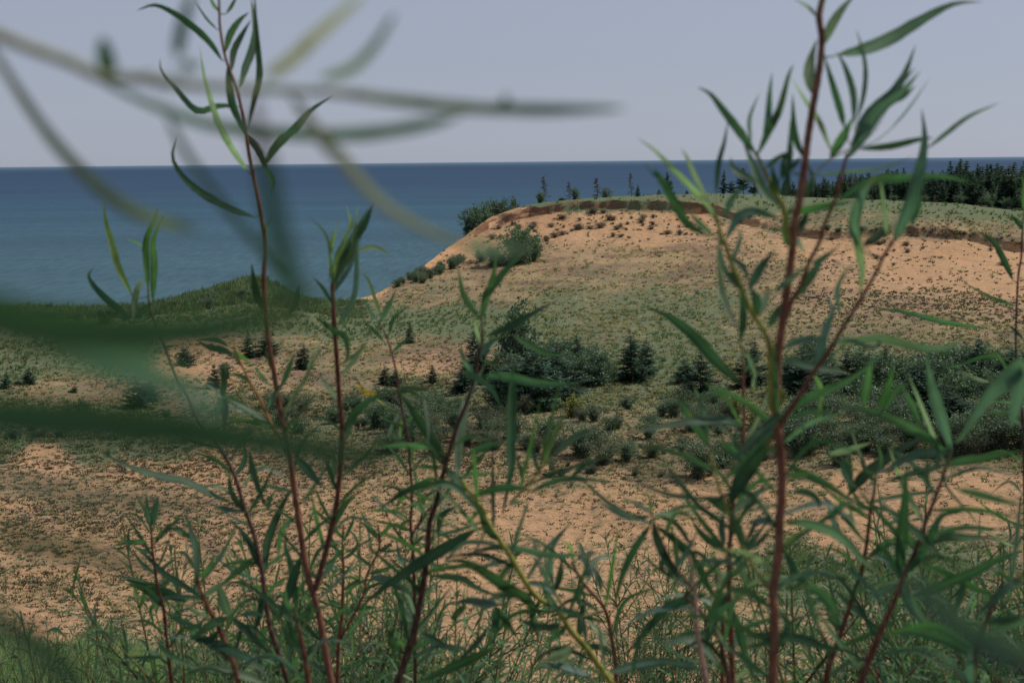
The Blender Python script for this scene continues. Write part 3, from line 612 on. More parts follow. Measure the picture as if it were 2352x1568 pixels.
used = set()
def place(proto, loc, sc, label, group=None, cat=None):
    rz = random.uniform(0, 6.28); tl = (random.gauss(0, .045), random.gauss(0, .045)); wv = random.uniform(.85, 1.2)
    sc = (sc * wv, sc * wv, sc) if not hasattr(sc, '__len__') else (sc[0] * wv, sc[1] * wv, sc[2])
    if proto.name not in used:
        used.add(proto.name); proto.location = [float(c) for c in loc]; proto.rotation_euler = (0, 0, rz); proto.scale = (sc, sc, sc) if not hasattr(sc, '__len__') else sc
        proto['label'] = label
        if group: proto['group'] = group
        o = proto
    else: o = dup(proto, loc, rz, sc, label, group)
    if cat: o['category'] = cat
    o.rotation_euler = (tl[0], tl[1], rz)
    return o
SP = [spruce('young_spruce', 11, .40, 24, .12, .02), spruce('young_spruce', 12, .50, 22, .16, .01), spruce('young_spruce', 13, .62, 20, .2, .0, droop=.1)]
FS = [spruce('spruce_tree', 21, .23, 34, .22, .04, (.064, .105, .080), fuzz=1.15), spruce('spruce_tree', 22, .27, 32, .28, .06, (.070, .112, .080), fuzz=1.15), spruce('pine_tree', 23, .36, 22, .4, .18, (.070, .112, .080), droop=-.1, taper=.55, fuzz=1.35), spruce('pine_tree', 24, .42, 20, .4, .1, (.080, .120, .084), droop=-.15, taper=.5, fuzz=1.4)]
RB = spruce('pine_tree', 25, .36, 24, .35, .05, (.14, .085, .065), droop=0, taper=.6, fuzz=1.1)
DT = [dead_tree('dead_tree', 31), dead_tree('dead_tree', 32, .17, 26)]
BU = [bush('leafy_shrub', 41, .6, 4200, (.092, .150, .092), (.17, .21, .16)), bush('leafy_shrub', 42, .7, 4200, (.080, .134, .084), (.13, .17, .12)), bush('leafy_shrub', 43, .5, 3400, (.074, .126, .080), (.14, .18, .13), upright=True)]
GB = [bush('grey_shrub', 51, .75, 4200, (.090, .140, .090), (.19, .24, .18), .022, open_=.015, upright=True), bush('grey_shrub', 52, .85, 4200, (.100, .126, .078), (.17, .18, .13), .02, open_=.02, upright=True)]
YB = bush('yellow_shrub', 61, .45, 1500, (.16, .18, .05), (.34, .27, .05), .03, open_=.01, upright=True, cat='shrub')
GC = bush('root_clump', 71, .9, 700, (.14, .10, .08), (.15, .14, .10), .05, stems=14, open_=.05, cat='grass clump')

def size_at(p, px):        # metres spanned by px view pixels at point p
    return px * float(np.dot(p, F)) / FPX
def at_view(proto, x, ybase, hpx, label, group=None, wide=1.0, cat=None, sink=.03):
    p = hit(x, ybase)
    if p is None: return None
    s = size_at(p, hpx); p = p - np.array([0, 0, s * sink])
    return place(proto, p, (s * wide, s * wide, s), label, group, cat)

# young spruces in the hollow and on the slope: x, base y, height in view, kind
for x, y, h, k, l in [
 (941, 788, 52, 0, 'small lone young spruce standing on the green slope below the sandy headland'),
 (994, 880, 46, 0, 'small slim spruce at the edge of the bare sand patch left of the big thicket'),
 (884, 884, 50, 1, 'small spruce left of the slim one, by the dry brown slope'),
 (906, 888, 42, 2, 'little spruce touching its small neighbour beside the dry brown slope'),
 (1094, 860, 118, 0, 'tall pointed spruce at the left end of the dark thicket'),
 (1110, 880, 110, 1, 'second spruce in the left end of the dark thicket'),
 (1066, 900, 76, 1, 'low spruce in front of the left end of the dark thicket'),
 (1330, 860, 96, 0, 'spruce rising from the right part of the dark thicket'),
 (1225, 945, 172, 2, 'broad dark spruce in the middle of the thicket, lowest limbs on the grass'),
 (1275, 925, 150, 2, 'broad dark spruce right of the middle of the thicket'),
 (1180, 935, 125, 2, 'broad dark spruce left of the middle of the thicket'),
 (1452, 876, 124, 0, 'full dark spruce standing alone right of the thicket'),
 (1482, 860, 92, 1, 'narrow spruce just behind the full lone spruce right of the thicket'),
 (1608, 908, 112, 1, 'dark spruce between the two thin red stems at the right centre'),
 (1575, 878, 60, 2, 'small spruce left of the dark spruce at the right centre'),
 (1724, 888, 118, 1, 'dark spruce half hidden just left of the thick red stem'),
 (1840, 905, 110, 2, 'dark spruce in the row just right of the thick red stem'),
 (1945, 900, 105, 1, 'dark spruce in the row below the dotted sand slope'),
 (2040, 880, 95, 0, 'dark spruce in the middle of the row below the dotted sand slope'),
 (2245, 880, 120, 0, 'tall dark spruce near the right end of the row below the sand bowl'),
 (2320, 900, 110, 1, 'dark spruce at the far right end of the row below the sand bowl'),
 (2110, 960, 140, 2, 'broad dark spruce in front of the right-hand row'),
 (2180, 985, 110, 2, 'broad low spruce in front of the right-hand row, nearer the sand'),
 (68, 882, 44, 2, 'round little spruce at the left among green grass'),
 (12, 892, 46, 1, 'little spruce at the left edge of the hollow'),
 (318, 935, 74, 2, 'spreading dark spruce under the pale blurred leaf'),
 (345, 920, 56, 2, 'second spreading spruce under the pale blurred leaf'),
 (425, 838, 48, 2, 'wide small spruce above the left patch of bare sand'),
 (492, 892, 62, 1, 'spruce at the right end of the left patch of bare sand'),
 (575, 820, 60, 1, 'small spruce behind the left willow stem'),
 (615, 815, 56, 2, 'bushy spruce beside the left willow stem'),
 (697, 848, 66, 1, 'small spruce between the two left willow stems'),
 (240, 745, 34, 2, 'tiny dark spruce on the shore ridge at the left'),
 (170, 902, 18, 2, 'very small spruce in the dry grass at the left'),
 (1570, 915, 42, 2, 'low spruce left of the foot of the dark spruce at right centre'),
 ]:
    at_view(SP[k], x, y, h, l, None, .95 if k == 0 else 1.0)
# leafy and grey shrubs in the hollow
for x, y, h, p, wd, l in [
 (1190, 860, 175, BU[2], .6, 'tall loose leafy shrub with open top behind the thicket'),
 (1160, 880, 90, BU[0], 1.1, 'leafy shrub filling the left part of the thicket'),
 (1240, 870, 84, BU[1], 1.1, 'leafy shrub filling the middle of the thicket'),
 (1300, 875, 84, BU[0], 1.1, 'leafy shrub between the middle and right spruces of the thicket'),
 (1370, 885, 88, BU[2], .9, 'open leafy shrub at the right end of the thicket'),
 (1395, 880, 62, BU[0], .9, 'small leafy shrub at the far right end of the thicket'),
 (1315, 958, 60, YB, 1.0, 'yellow green shrub at the foot of the thicket'),
 (1110, 985, 62, GB[1], 1.2, 'brownish grey shrub in front of the left of the thicket'),
 (1050, 985, 56, GB[0], 1.2, 'grey shrub left of the brownish one in front of the thicket'),
 (990, 995, 56, GB[1], 1.2, 'grey brown shrub behind the thin dark stem left of the thicket'),
 (1180, 1005, 66, GB[1], 1.2, 'grey brown shrub in front of the broad spruces'),
 (1255, 1015, 66, GB[0], 1.2, 'silvery grey shrub in front of the middle of the thicket'),
 (1340, 1050, 88, GB[0], 1.2, 'silvery grey shrub nearest the sand flat'),
 (1385, 1065, 74, GB[1], 1.1, 'large grey brown shrub on the edge of the sand flat'),
 (1440, 1060, 60, GB[0], 1.0, 'small silvery shrub on the edge of the sand flat'),
 (1500, 1050, 50, GB[1], 1.0, 'low brown grey shrub on the edge of the sand flat'),
 (1270, 1088, 46, GB[0], .6, 'tiny grey shrub standing out on the sand flat'),
 (1600, 1095, 100, GB[0], 1.1, 'dark grey shrub casting shade on the sand at right centre'),
 (1660, 1075, 80, BU[0], 1.0, 'green shrub beside the dark grey one at right centre'),
 (1720, 1060, 70, GB[1], 1.1, 'brownish shrub behind the thick red stem'),
 (1790, 932, 52, YB, .7, 'yellow flowering shrub right behind the thick red stem'),
 (1690, 960, 62, YB, .8, 'yellow flowering shrub left of the thick red stem'),
 (1735, 985, 62, YB, .9, 'yellow green shrub just left below the yellow flowers'),
 (1880, 860, 66, BU[0], 1.2, 'leafy shrub among the spruces right of the thick stem'),
 (1990, 900, 100, BU[1], 1.1, 'round leafy shrub in the row below the dotted slope'),
 (2090, 905, 112, BU[0], 1.1, 'tall leafy shrub in the middle of the right row'),
 (2150, 885, 100, BU[1], 1.1, 'tall leafy shrub right of the middle of the right row'),
 (2200, 930, 100, BU[0], 1.1, 'leafy shrub near the right end of the right row'),
 (2290, 940, 100, BU[1], 1.1, 'leafy shrub at the right end of the row, by the thin stem'),
 (2345, 930, 90, BU[0], 1.1, 'leafy shrub cut by the right edge of the view'),
 (2000, 1010, 90, GB[1], 1.2, 'grey brown shrub in front of the right row'),
 (2090, 1035, 90, GB[0], 1.2, 'silvery grey shrub in front of the right row, nearer the sand'),
 (2200, 1040, 110, GB[0], 1.2, 'big silvery grey shrub in front of the right row'),
 (2290, 1035, 100, GB[1], 1.2, 'big grey brown shrub in the lower right of the hollow'),
 (2350, 1030, 110, GB[0], 1.2, 'grey shrub at the right edge of the hollow'),
 (1850, 1040, 80, BU[2], 1.1, 'green shrub just right of the thick red stem at the sand edge'),
 (1930, 1070, 70, BU[0], 1.0, 'green shrub at the edge of the sand right of the thick stem'),
 (2060, 1075, 46, BU[0], .9, 'small green shrub on the sand edge at the right'),
 (1520, 955, 40, BU[0], 1.0, 'low green shrub in the grass right of the lone spruce'),
 (1440, 940, 40, BU[0], 1.0, 'low green shrub below the lone spruce'),
 (1650, 928, 50, GB[0], 1.0, 'low grey shrub behind the thin red stem at right centre'),
 (650, 980, 50, BU[1], 1.0, 'green shrub in the hollow between the left stems'),
 (870, 985, 70, BU[1], 1.0, 'green shrub in the hollow left of the thin dark stem'),
 (820, 950, 50, BU[0], 1.0, 'low green shrub left of the centre in the hollow'),
 (30, 1010, 34, BU[0], 1.2, 'low green shrub at the left edge above the near sand'),
 (65, 968, 40, BU[1], 1.2, 'dark green shrub at the left behind the near sand'),
 (190, 950, 40, BU[0], 1.2, 'dark green shrub at the left between the blurred leaves'),
 (520, 870, 40, BU[1], 1.0, 'green shrub beside the left patch of bare sand'),
 (517, 1052, 15, BU[0], 1.0, 'tiny dark green plant on the near sand, left one of two'),
 (656, 1038, 20, BU[0], 1.0, 'tiny dark green plant on the near sand, right one of two'),
 (1190, 606, 112, BU[0], .8, 'round leafy shrub standing alone on the left of the sandy headland'),
 (1222, 600, 66, BU[1], .8, 'smaller leafy shrub at the right side of the round one on the headland'),
 (1135, 610, 46, BU[1], 1.2, 'low spreading shrub left of the round one on the headland'),
 (1105, 600, 30, GB[0], 1.2, 'low grey green shrub on the left flank of the headland'),
 (1165, 612, 34, BU[0], 1.2, 'low shrub under the round one on the headland'),
 (1035, 618, 26, BU[1], .9, 'small shrub on the left flank of the headland, the upper one of the strip'),
 (1010, 630, 24, GB[0], 1.1, 'small grey shrub in the strip on the left flank of the headland'),
 (985, 640, 28, BU[1], 1.2, 'small green shrub in the middle of the strip on the left flank'),
 (955, 648, 30, BU[0], 1.2, 'small green shrub at the lower end of the strip on the left flank'),
 (970, 650, 26, GB[1], 1.2, 'small brownish shrub low in the strip on the left flank'),
 (1925, 532, 12, BU[0], 2.2, 'low green shrub patch on the grassy shoulder right of the thick stem'),
 (1900, 528, 16, GB[0], 1.6, 'low grey green shrub on the grassy shoulder by the thick stem'),
 (1975, 530, 12, BU[1], 2.2, 'low green shrub on the grassy shoulder at the start of the scarp'),
 (1720, 498, 14, BU[1], 1.6, 'low green shrub just below the crest left of the thick stem'),
 (1700, 510, 12, GB[1], 1.8, 'brown low shrub just below the crest left of the thick stem'),
 ]:
    at_view(p, x, y, h, l, None, wd)
# thick low scrub that fills the hollow between the bigger shrubs
k_ = 0
for (x0, x1, y0, y1, h0, h1, nn, where, protos) in [
    (860, 1420, 935, 1045, 34, 66, 46, 'in front of the dark thicket', (GB[0], GB[1], GB[1], BU[1])),
    (1480, 1760, 940, 1060, 26, 60, 22, 'between the thicket and the thick red stem', (GB[0], GB[1], BU[0])),
    (1780, 2380, 850, 905, 60, 100, 22, 'among the row of spruces at the right', (BU[0], BU[1], BU[2])),
    (1780, 2380, 930, 1055, 50, 92, 40, 'in the right part of the hollow', (GB[0], GB[1], GB[0], BU[1])),
    (1120, 1380, 840, 900, 56, 84, 12, 'inside the dark thicket', (BU[0], BU[1], BU[2])),
    (560, 860, 930, 1000, 22, 44, 16, 'in the hollow behind the left willow stems', (GB[1], BU[1])),
    (0, 520, 945, 1015, 14, 30, 18, 'along the green strip behind the near sand', (BU[0], BU[1])),
    (1250, 1700, 1070, 1110, 14, 30, 10, 'along the edge of the sand flat', (GB[0], GB[1])),
    (-20, 380, 722, 738, 16, 34, 16, 'along the shore ridge at the far left', (BU[1], GB[0], BU[0])),
    (380, 700, 660, 715, 14, 34, 14, 'on the grassy hump of the shore ridge', (GB[0], BU[0])),
    (900, 1060, 600, 660, 14, 30, 16, 'in the strip on the left flank of the headland', (GB[0], BU[1]))]:
    for j in range(nn):
        p = random.choice(protos); cn = 'grey brown' if p in GB else 'dark green'
        x = random.uniform(x0, x1); f = random.random(); y = y0 + (y1 - y0) * f
        if x0 == 900: y = 660 - (x - 900) / 160 * 52 + random.uniform(-8, 6)
        at_view(p, x, y, random.uniform(h0, h1), f'{cn} scrub shrub {where}', 'low scrub ' + where, random.uniform(1.0, 1.4))
# shrubs on the seaward shoulder behind the headland edge
def behind(proto, x, ytop, dist, h, label, group=None, wd=1.0, cat=None):
    p = PR(x, ytop, dist); s = h
    return place(proto, (p[0], p[1], p[2] - s), (s * wd, s * wd, s), label, group, cat)
for x, yt, d, h, p, wd, l in [
 (1078, 478, 243, 5.2, BU[1], .8, 'dark rounded shrub leftmost on the seaward edge of the headland'),
 (1102, 455, 247, 6.0, BU[0], .75, 'tall green shrub second on the seaward edge of the headland'),
 (1150, 444, 252, 5.6, BU[0], .8, 'tall green shrub third on the seaward edge of the headland'),
 (1130, 460, 256, 5.0, BU[1], .9, 'green shrub between the tall ones on the seaward edge'),
 (1180, 452, 254, 3.8, BU[2], .6, 'open small shrub rightmost on the seaward edge of the headland')]:
    behind(p, x, yt, d, h, l, None, wd)
# trees on the crest against the lake
def on_ground(proto, x, dist, ytop, label, group=None, wd=1.0, cat=None, hmax=99):
    v = ray(x, 600); h = math.hypot(v[0], v[1]); X, Y = v[0] / h * dist, v[1] / h * dist; z = gz(X, Y)
    top = PR(x, ytop, dist)[2]; s = min(hmax, max(.6, top - z + .05)); return place(proto, (X, Y, z - s * .02), (s * wd, s * wd, s), label, group, cat)
for x, d, yt, p, wd, l in [
 (1250, 258, 404, DT[0], .9, 'bare dead tree leftmost on the headland crest against the lake'),
 (1242, 256, 440, BU[2], 1.2, 'low dark scrub at the foot of the leftmost dead tree'),
 (1308, 262, 418, DT[0], 1.2, 'bare dead tree second from the left on the headland crest'),
 (1322, 262, 430, BU[1], .9, 'dark bush beside the second dead tree on the crest'),
 (1290, 262, 452, BU[0], 1.6, 'low green bush left of the second dead tree on the crest'),
 (1373, 263, 408, DT[1], 1.5, 'bare dead tree third from the left on the headland crest'),
 (1390, 262, 430, GB[1], 1.1, 'grey brown bush beside the third dead tree on the crest'),
 (1400, 264, 432, DT[1], .8, 'short leaning dead snag beside the third dead tree'),
 (1450, 264, 395, DT[1], 1.1, 'tall bare dead tree beside the small dark spruce on the crest'),
 (1465, 262, 421, SP[0], .8, 'small dark spruce beside the tall bare dead tree on the crest'),
 (1513, 266, 433, SP[1], .8, 'tiny spruce alone on the crest between dead trees'),
 (1537, 268, 392, FS[2], .6, 'thin ragged pine on the crest in front of the lake'),
 (1548, 268, 440, SP[0], 1.0, 'tiny dark spruce at the foot of the thin ragged pine'),
 (1577, 268, 436, SP[1], 1.0, 'tiny spruce right of the thin ragged pine'),
 (1660, 290, 388, FS[1], .9, 'dark spruce first of the woodland edge left of the thick stem'),
 (1680, 290, 414, FS[3], .9, 'short pine second along the woodland edge'),
 (1706, 292, 383, FS[2], .95, 'ragged dark pine third along the woodland edge'),
 (1730, 294, 412, FS[3], 1.0, 'short bushy pine fourth along the woodland edge'),
 (1770, 294, 405, FS[1], 1.0, 'spruce fifth along the woodland edge left of the thick stem')]:
    on_ground(p, x, d, yt, l, None, wd)
# the wood on the right: a jagged top line, trees of several kinds in depth
topx = [1760, 1800, 1830, 1900, 1940, 1990, 2040, 2060, 2100, 2140, 2180, 2200, 2230, 2290, 2352, 2600]
topy = [425, 418, 412, 404, 396, 398, 392, 385, 400, 388, 392, 372, 380, 380, 374, 370]
seen = 0
for i in range(240):
    f = i / 240.0
    x = 1770 + (2640 - 1770) * ((i * 0.61803) % 1.0)
    layer = (i * 7) % 5
    d = 288 + layer * 9 + random.uniform(-4, 4) + max(0, 1950 - x) * .01
    yt = np.interp(x, topx, topy) - 10 + random.uniform(0, 24) + (4 - layer) * random.uniform(1, 7)
    p = random.choices([FS[0], FS[1], FS[2], FS[3], RB], [4, 4, 2, 2, .5])[0]
    kind = {FS[0]: 'slim spruce', FS[1]: 'spruce', FS[2]: 'ragged pine', FS[3]: 'broad pine', RB: 'reddish brown dying pine'}[p]
    rowname = ['in the front row of the wood', 'in the second row of the wood', 'in the middle of the wood', 'towards the back of the wood', 'in the back row of the wood'][layer]
    part = 'at its thin left end' if x < 1900 else 'left of its centre' if x < 2050 else 'at its centre' if x < 2200 else 'at its right part' if x < 2352 else 'past its right part'
    on_ground(p, x, d, yt, f'dark {kind} {rowname} {part}'.replace(' reddish brown dying', ' dying red'), 'conifers of the dark wood beyond the crest', {FS[0]: 1.05, FS[1]: 1.05}.get(p, .8), hmax=12)
for x, yt, nm in [(1964, 402, 0), (2056, 386, 0), (2108, 395, 1), (2132, 402, 0), (2180, 366, 0), (2196, 362, 1), (2215, 366, 0), (2242, 373, 1), (2263, 385, 0), (2286, 372, 1), (2300, 378, 0), (2325, 370, 1), (2345, 366, 0), (2075, 404, 1), (2010, 404, 0), (2150, 398, 1)]:
    on_ground(FS[nm], x, 322 + random.uniform(-6, 6), yt, 'tall pointed spruce standing above the dark wood, top against the lake', 'tall spruces rising over the wood', 1.1)
for x, y, h, p, wd in [(1760, 458, 16, BU[0], 1.5), (1830, 462, 18, BU[1], 1.4), (1900, 466, 18, GB[0], 1.4), (1990, 468, 22, GB[0], 1.3), (2050, 470, 24, BU[0], 1.3), (2120, 474, 26, GB[0], 1.3), (2200, 478, 34, GB[0], 1.2), (2270, 482, 44, GB[0], 1.1), (2310, 486, 38, BU[0], 1.2), (2350, 488, 56, GB[0], 1.0)]:
    on_ground(p, x, 282, y - h, 'pale grey green bush along the front edge of the dark wood', 'bushes along the edge of the wood', wd, 'shrub')
o = on_ground(DT[1], 2143, 281, 448, 'small bleached fallen snag in front of the dark wood', None, 2.2)
# dark root clumps on the bare face under the crest
gi = 0
for i in range(150):
    if i < 95: x = 1120 + 500 * random.random() ** 1.3; y = 488 + 76 * random.random() ** .8
    elif i < 135: x = random.uniform(1880, 2350); y = np.interp(x, [1880, 2352], [545, 560]) + random.uniform(0, 60)
    else: x = random.uniform(1990, 2350); y = np.interp(x, [1980, 2050, 2200, 2352], [526, 522, 532, 560]) + random.uniform(-3, 8)
    if i < 95 and x > 1500 and y > 540: continue
    h = random.choice([4, 6, 7, 9, 11, 14, 18]) * (1 if i < 95 else .7)
    where = 'on the bare sand under the headland crest' if i < 95 else 'in the bare sand bowl at the right'
    at_view(GC, x, y, h * .8, f'dark clump of roots and dead grass {where}', 'root clumps on the bare sand under the crest' if i < 95 else 'root clumps in the sand bowl', random.uniform(1.2, 2.4))
# ------------------------------------------------------------------ willows close to the camera
ORG = {1: (0, 0), 2: (752.6, 0), 3: (1505.3, 0), 4: (0, 498.6), 5: (752.6, 498.6), 6: (1505.3, 498.6), 7: (0, 1003.8), 8: (752.6, 1003.8), 9: (1505.3, 1003.8)}
LC = {'g': (.062, .128, .062), 'd': (.036, .080, .044), 'l': (.17, .25, .09), 's': (.21, .27, .185), 'b': (.085, .145, .108), 'y': (.60, .33, .03), 'v': (.075, .165, .058), 'D': (.034, .078, .038), 'G': (.16, .26, .19), 'q': (.13, .15, .12), 'o': (.27, .26, .225)}
STC = {'r': (.13, .036, .022), 'R': (.19, .068, .040), 'k': (.070, .026, .021), 'y': (.25, .25, .045), 'p': (.30, .17, .13), 'n': (.30, .30, .18), 'w': (.26, .28, .13), 'o': (.34, .16, .05)}
def toks(s):
    cur = None; out_ = []
    for tk in s:
        if tk[0] == '@': cur = ORG[int(tk[1])]; continue
        a, b = tk.split(','); out_.append((cur[0] + float(a) * .36, cur[1] + float(b) * .36))
    return out_
def plant(name, label, d, spec, group=None, ddir=0.0, root=None, thick=1.0, cat='willow', wob=.035, to_ground=True, lw=1.0, fill=980):
    """spec lines:  S colour w0 w1 pts...  (stem, top to bottom)   B ... (branch, tip to joint)   L kind w pts... (leaf, base to tip)"""
    rg = np.random.default_rng(abs(hash(label)) % 1 + len(label) * 7 + int(d * 1000))
    stems = []; leaves = []
    for line in spec.strip().splitlines():
        for part in line.split(';'):
            w_ = part.split()
            if not w_: continue
            if w_[0] in 'SB': stems.append((w_[0], w_[1], float(w_[2]) * .36, float(w_[3]) * .36, toks(w_[4:])))
            elif w_[0] == 'L': leaves.append((w_[1], float(w_[2]) * .36, toks(w_[3:])))
    base = None; tubes = []; allp = []
    for typ, c, w0, w1, pts in stems:
        q_ = catmull(pts, max(8, len(pts) * 6))
        ph = rg.uniform(0, 6)
        n_ = len(q_)
        dd = d * (1 + wob * .5 * np.sin(q_[:, 1] / 260 + ph * 0 + d * 9))
        p3 = np.array([P(x, y, z) for (x, y), z in zip(q_, dd)])
        wd = np.linspace(w0, w1, n_) * .56 * dd / FPX * thick
        jt = 1 + .10 * np.sin(np.arange(n_) * 2.1 + ph) ** 8 + rg.normal(0, .02, n_)
        cl = np.array(STC[c])[None] * rg.uniform(.85, 1.15, (n_, 1))
        if typ == 'S' and c in 'rRk':
            g_ = np.clip(1 - np.arange(n_) / 9.0, 0, 1)[:, None]; cl = cl * (1 - g_) + np.array([[.17, .19, .07]]) * g_
        tubes.append([typ, p3, wd * jt, cl, q_, c]); allp.append((q_, dd, p3))
        if typ == 'S' and to_ground:
            v = p3[-1] - p3[-4]; e_ = p3[-1].copy()
            h = gz(e_[0], e_[1]) if True else -2
            dx = v[:2] / (abs(v[2]) + 1e-6); dz = e_[2] - h
            dx = np.clip(dx, -.35, .35)
            ext = np.array([e_ + np.array([dx[0] * dz * t * (1 - .4 * t), dx[1] * dz * t * (1 - .4 * t), -dz * t]) for t in (.35, .7, 1.03)])
            if base is None: base = ext[-1].copy(); base[2] += .02
            tubes[-1][1] = np.vstack([p3, ext]); tubes[-1][2] = np.concatenate([tubes[-1][2], wd[-1] * np.array([1.08, 1.15, 1.25])]); tubes[-1][3] = np.vstack([cl, np.repeat(cl[-1:], 3, 0)])
    if root is None:
        if base is None: base = allp[0][2][-1]
        root = thing(name, base, label, cat, group)
    O = np.array(root.location)
    sb = MB(); nbr = 0; tw = MB()
    for typ, p3, wd, cl, q_, c in tubes:
        if typ == 'S': tube(sb, p3, wd, cl, 9)
        else: bm_ = MB(); tube(bm_, p3, wd, cl, 8); bm_.build('branch', M_STEM, root, origin=O)
    SQ = np.concatenate([a[0] for a in allp]); SD = np.concatenate([a[1] for a in allp]); S3 = np.concatenate([a[2] for a in allp])
    fb = MB()
    if fill:
        for q_s, dd_s, p_s in allp:
            acc = 0; side = 1
            for k in range(1, len(q_s)):
                acc += math.dist(q_s[k], q_s[k - 1])
                if q_s[k][1] > fill and q_s[k][1] < 1620 and acc > 31 * (1.5 / d) ** .5:
                    acc = 0; side = -side
                    if rg.uniform() < .12: continue
                    T_ = q_s[k] - q_s[k - 1]; T_ = -T_ / (np.linalg.norm(T_) + 1e-9); N_ = np.array([-T_[1], T_[0]]) * side
                    a_ = rg.uniform(.35, 1.25); L_ = rg.uniform(105, 215) * 1.5 / d
                    d1 = T_ * math.cos(a_) + N_ * math.sin(a_); d2 = d1 + np.array([0, rg.uniform(-.5, 1.2)]); d2 /= np.linalg.norm(d2)
                    q0 = q_s[k]; q1 = q0 + d1 * L_ * .5; q2 = q1 + d2 * L_ * .5
                    leaves.append((str(rg.choice(['g', 'd', 'b', 'v', 's'], p=[.32, .34, .17, .1, .07])), rg.uniform(8, 12.5) * 1.5 / d, [tuple(q0), tuple(q1), tuple(q2)]))
    for kd, w_, pts in leaves:
        b = np.array(pts[0]); k = np.argmin(((SQ - b) ** 2).sum(1)); gap = math.dist(SQ[k], b)
        q_ = catmull(pts, 16); L = np.linalg.norm(np.diff(q_, axis=0), axis=1).sum()
        db = SD[k]; t = np.linspace(0, 1, 16)
        out_ = rg.uniform(-.5, .5) * L / FPX * db + ddir * L / FPX * db
        dz = db + out_ * t + rg.uniform(-.08, .08) * L / FPX * db * np.sin(t * 3.1)
        p3 = np.array([P(x, y, z) for (x, y), z in zip(q_, dz)])
        if gap > 2 and gap < 150:
            mid = (S3[k] + p3[0]) / 2 + np.array([0, 0, -.12 * math.dist(S3[k], p3[0])])
            r_ = max(2.2, w_ * .11) * .5 * db / FPX
            cc_ = np.array(LC['l']) * .9 if kd != 'y' else np.array(STC['y'])
            tube(fb, catmull([S3[k], mid, p3[0], p3[1]], 8), np.linspace(r_ * 1.2, r_ * .8, 8), cc_, 6)
        c = np.array(LC[kd]) * rg.uniform(.82, 1.2) * np.array([rg.uniform(.9, 1.12), 1, rg.uniform(.9, 1.12)])
        ph = rg.normal(0, .45); ph = max(-.8, min(.8, ph)) if fill else 0.0
        leaf(fb, p3, w_ * lw * .98 * db / FPX / math.cos(ph), c, -p3[8], ph, fold=rg.uniform(.1, .35), rib=rg.uniform(1.15, 1.5) if kd != 'd' else 1.25, curl=rg.uniform(-.7, .7), tip=(.16, .09, .04) if rg.uniform() < .3 and fill else None, flat=fill == 0)
    if sb.n: sb.build('stem', M_STEM, root, origin=O)
    if fb.n: fb.build('foliage', M_LEAF, root, origin=O)
    return root
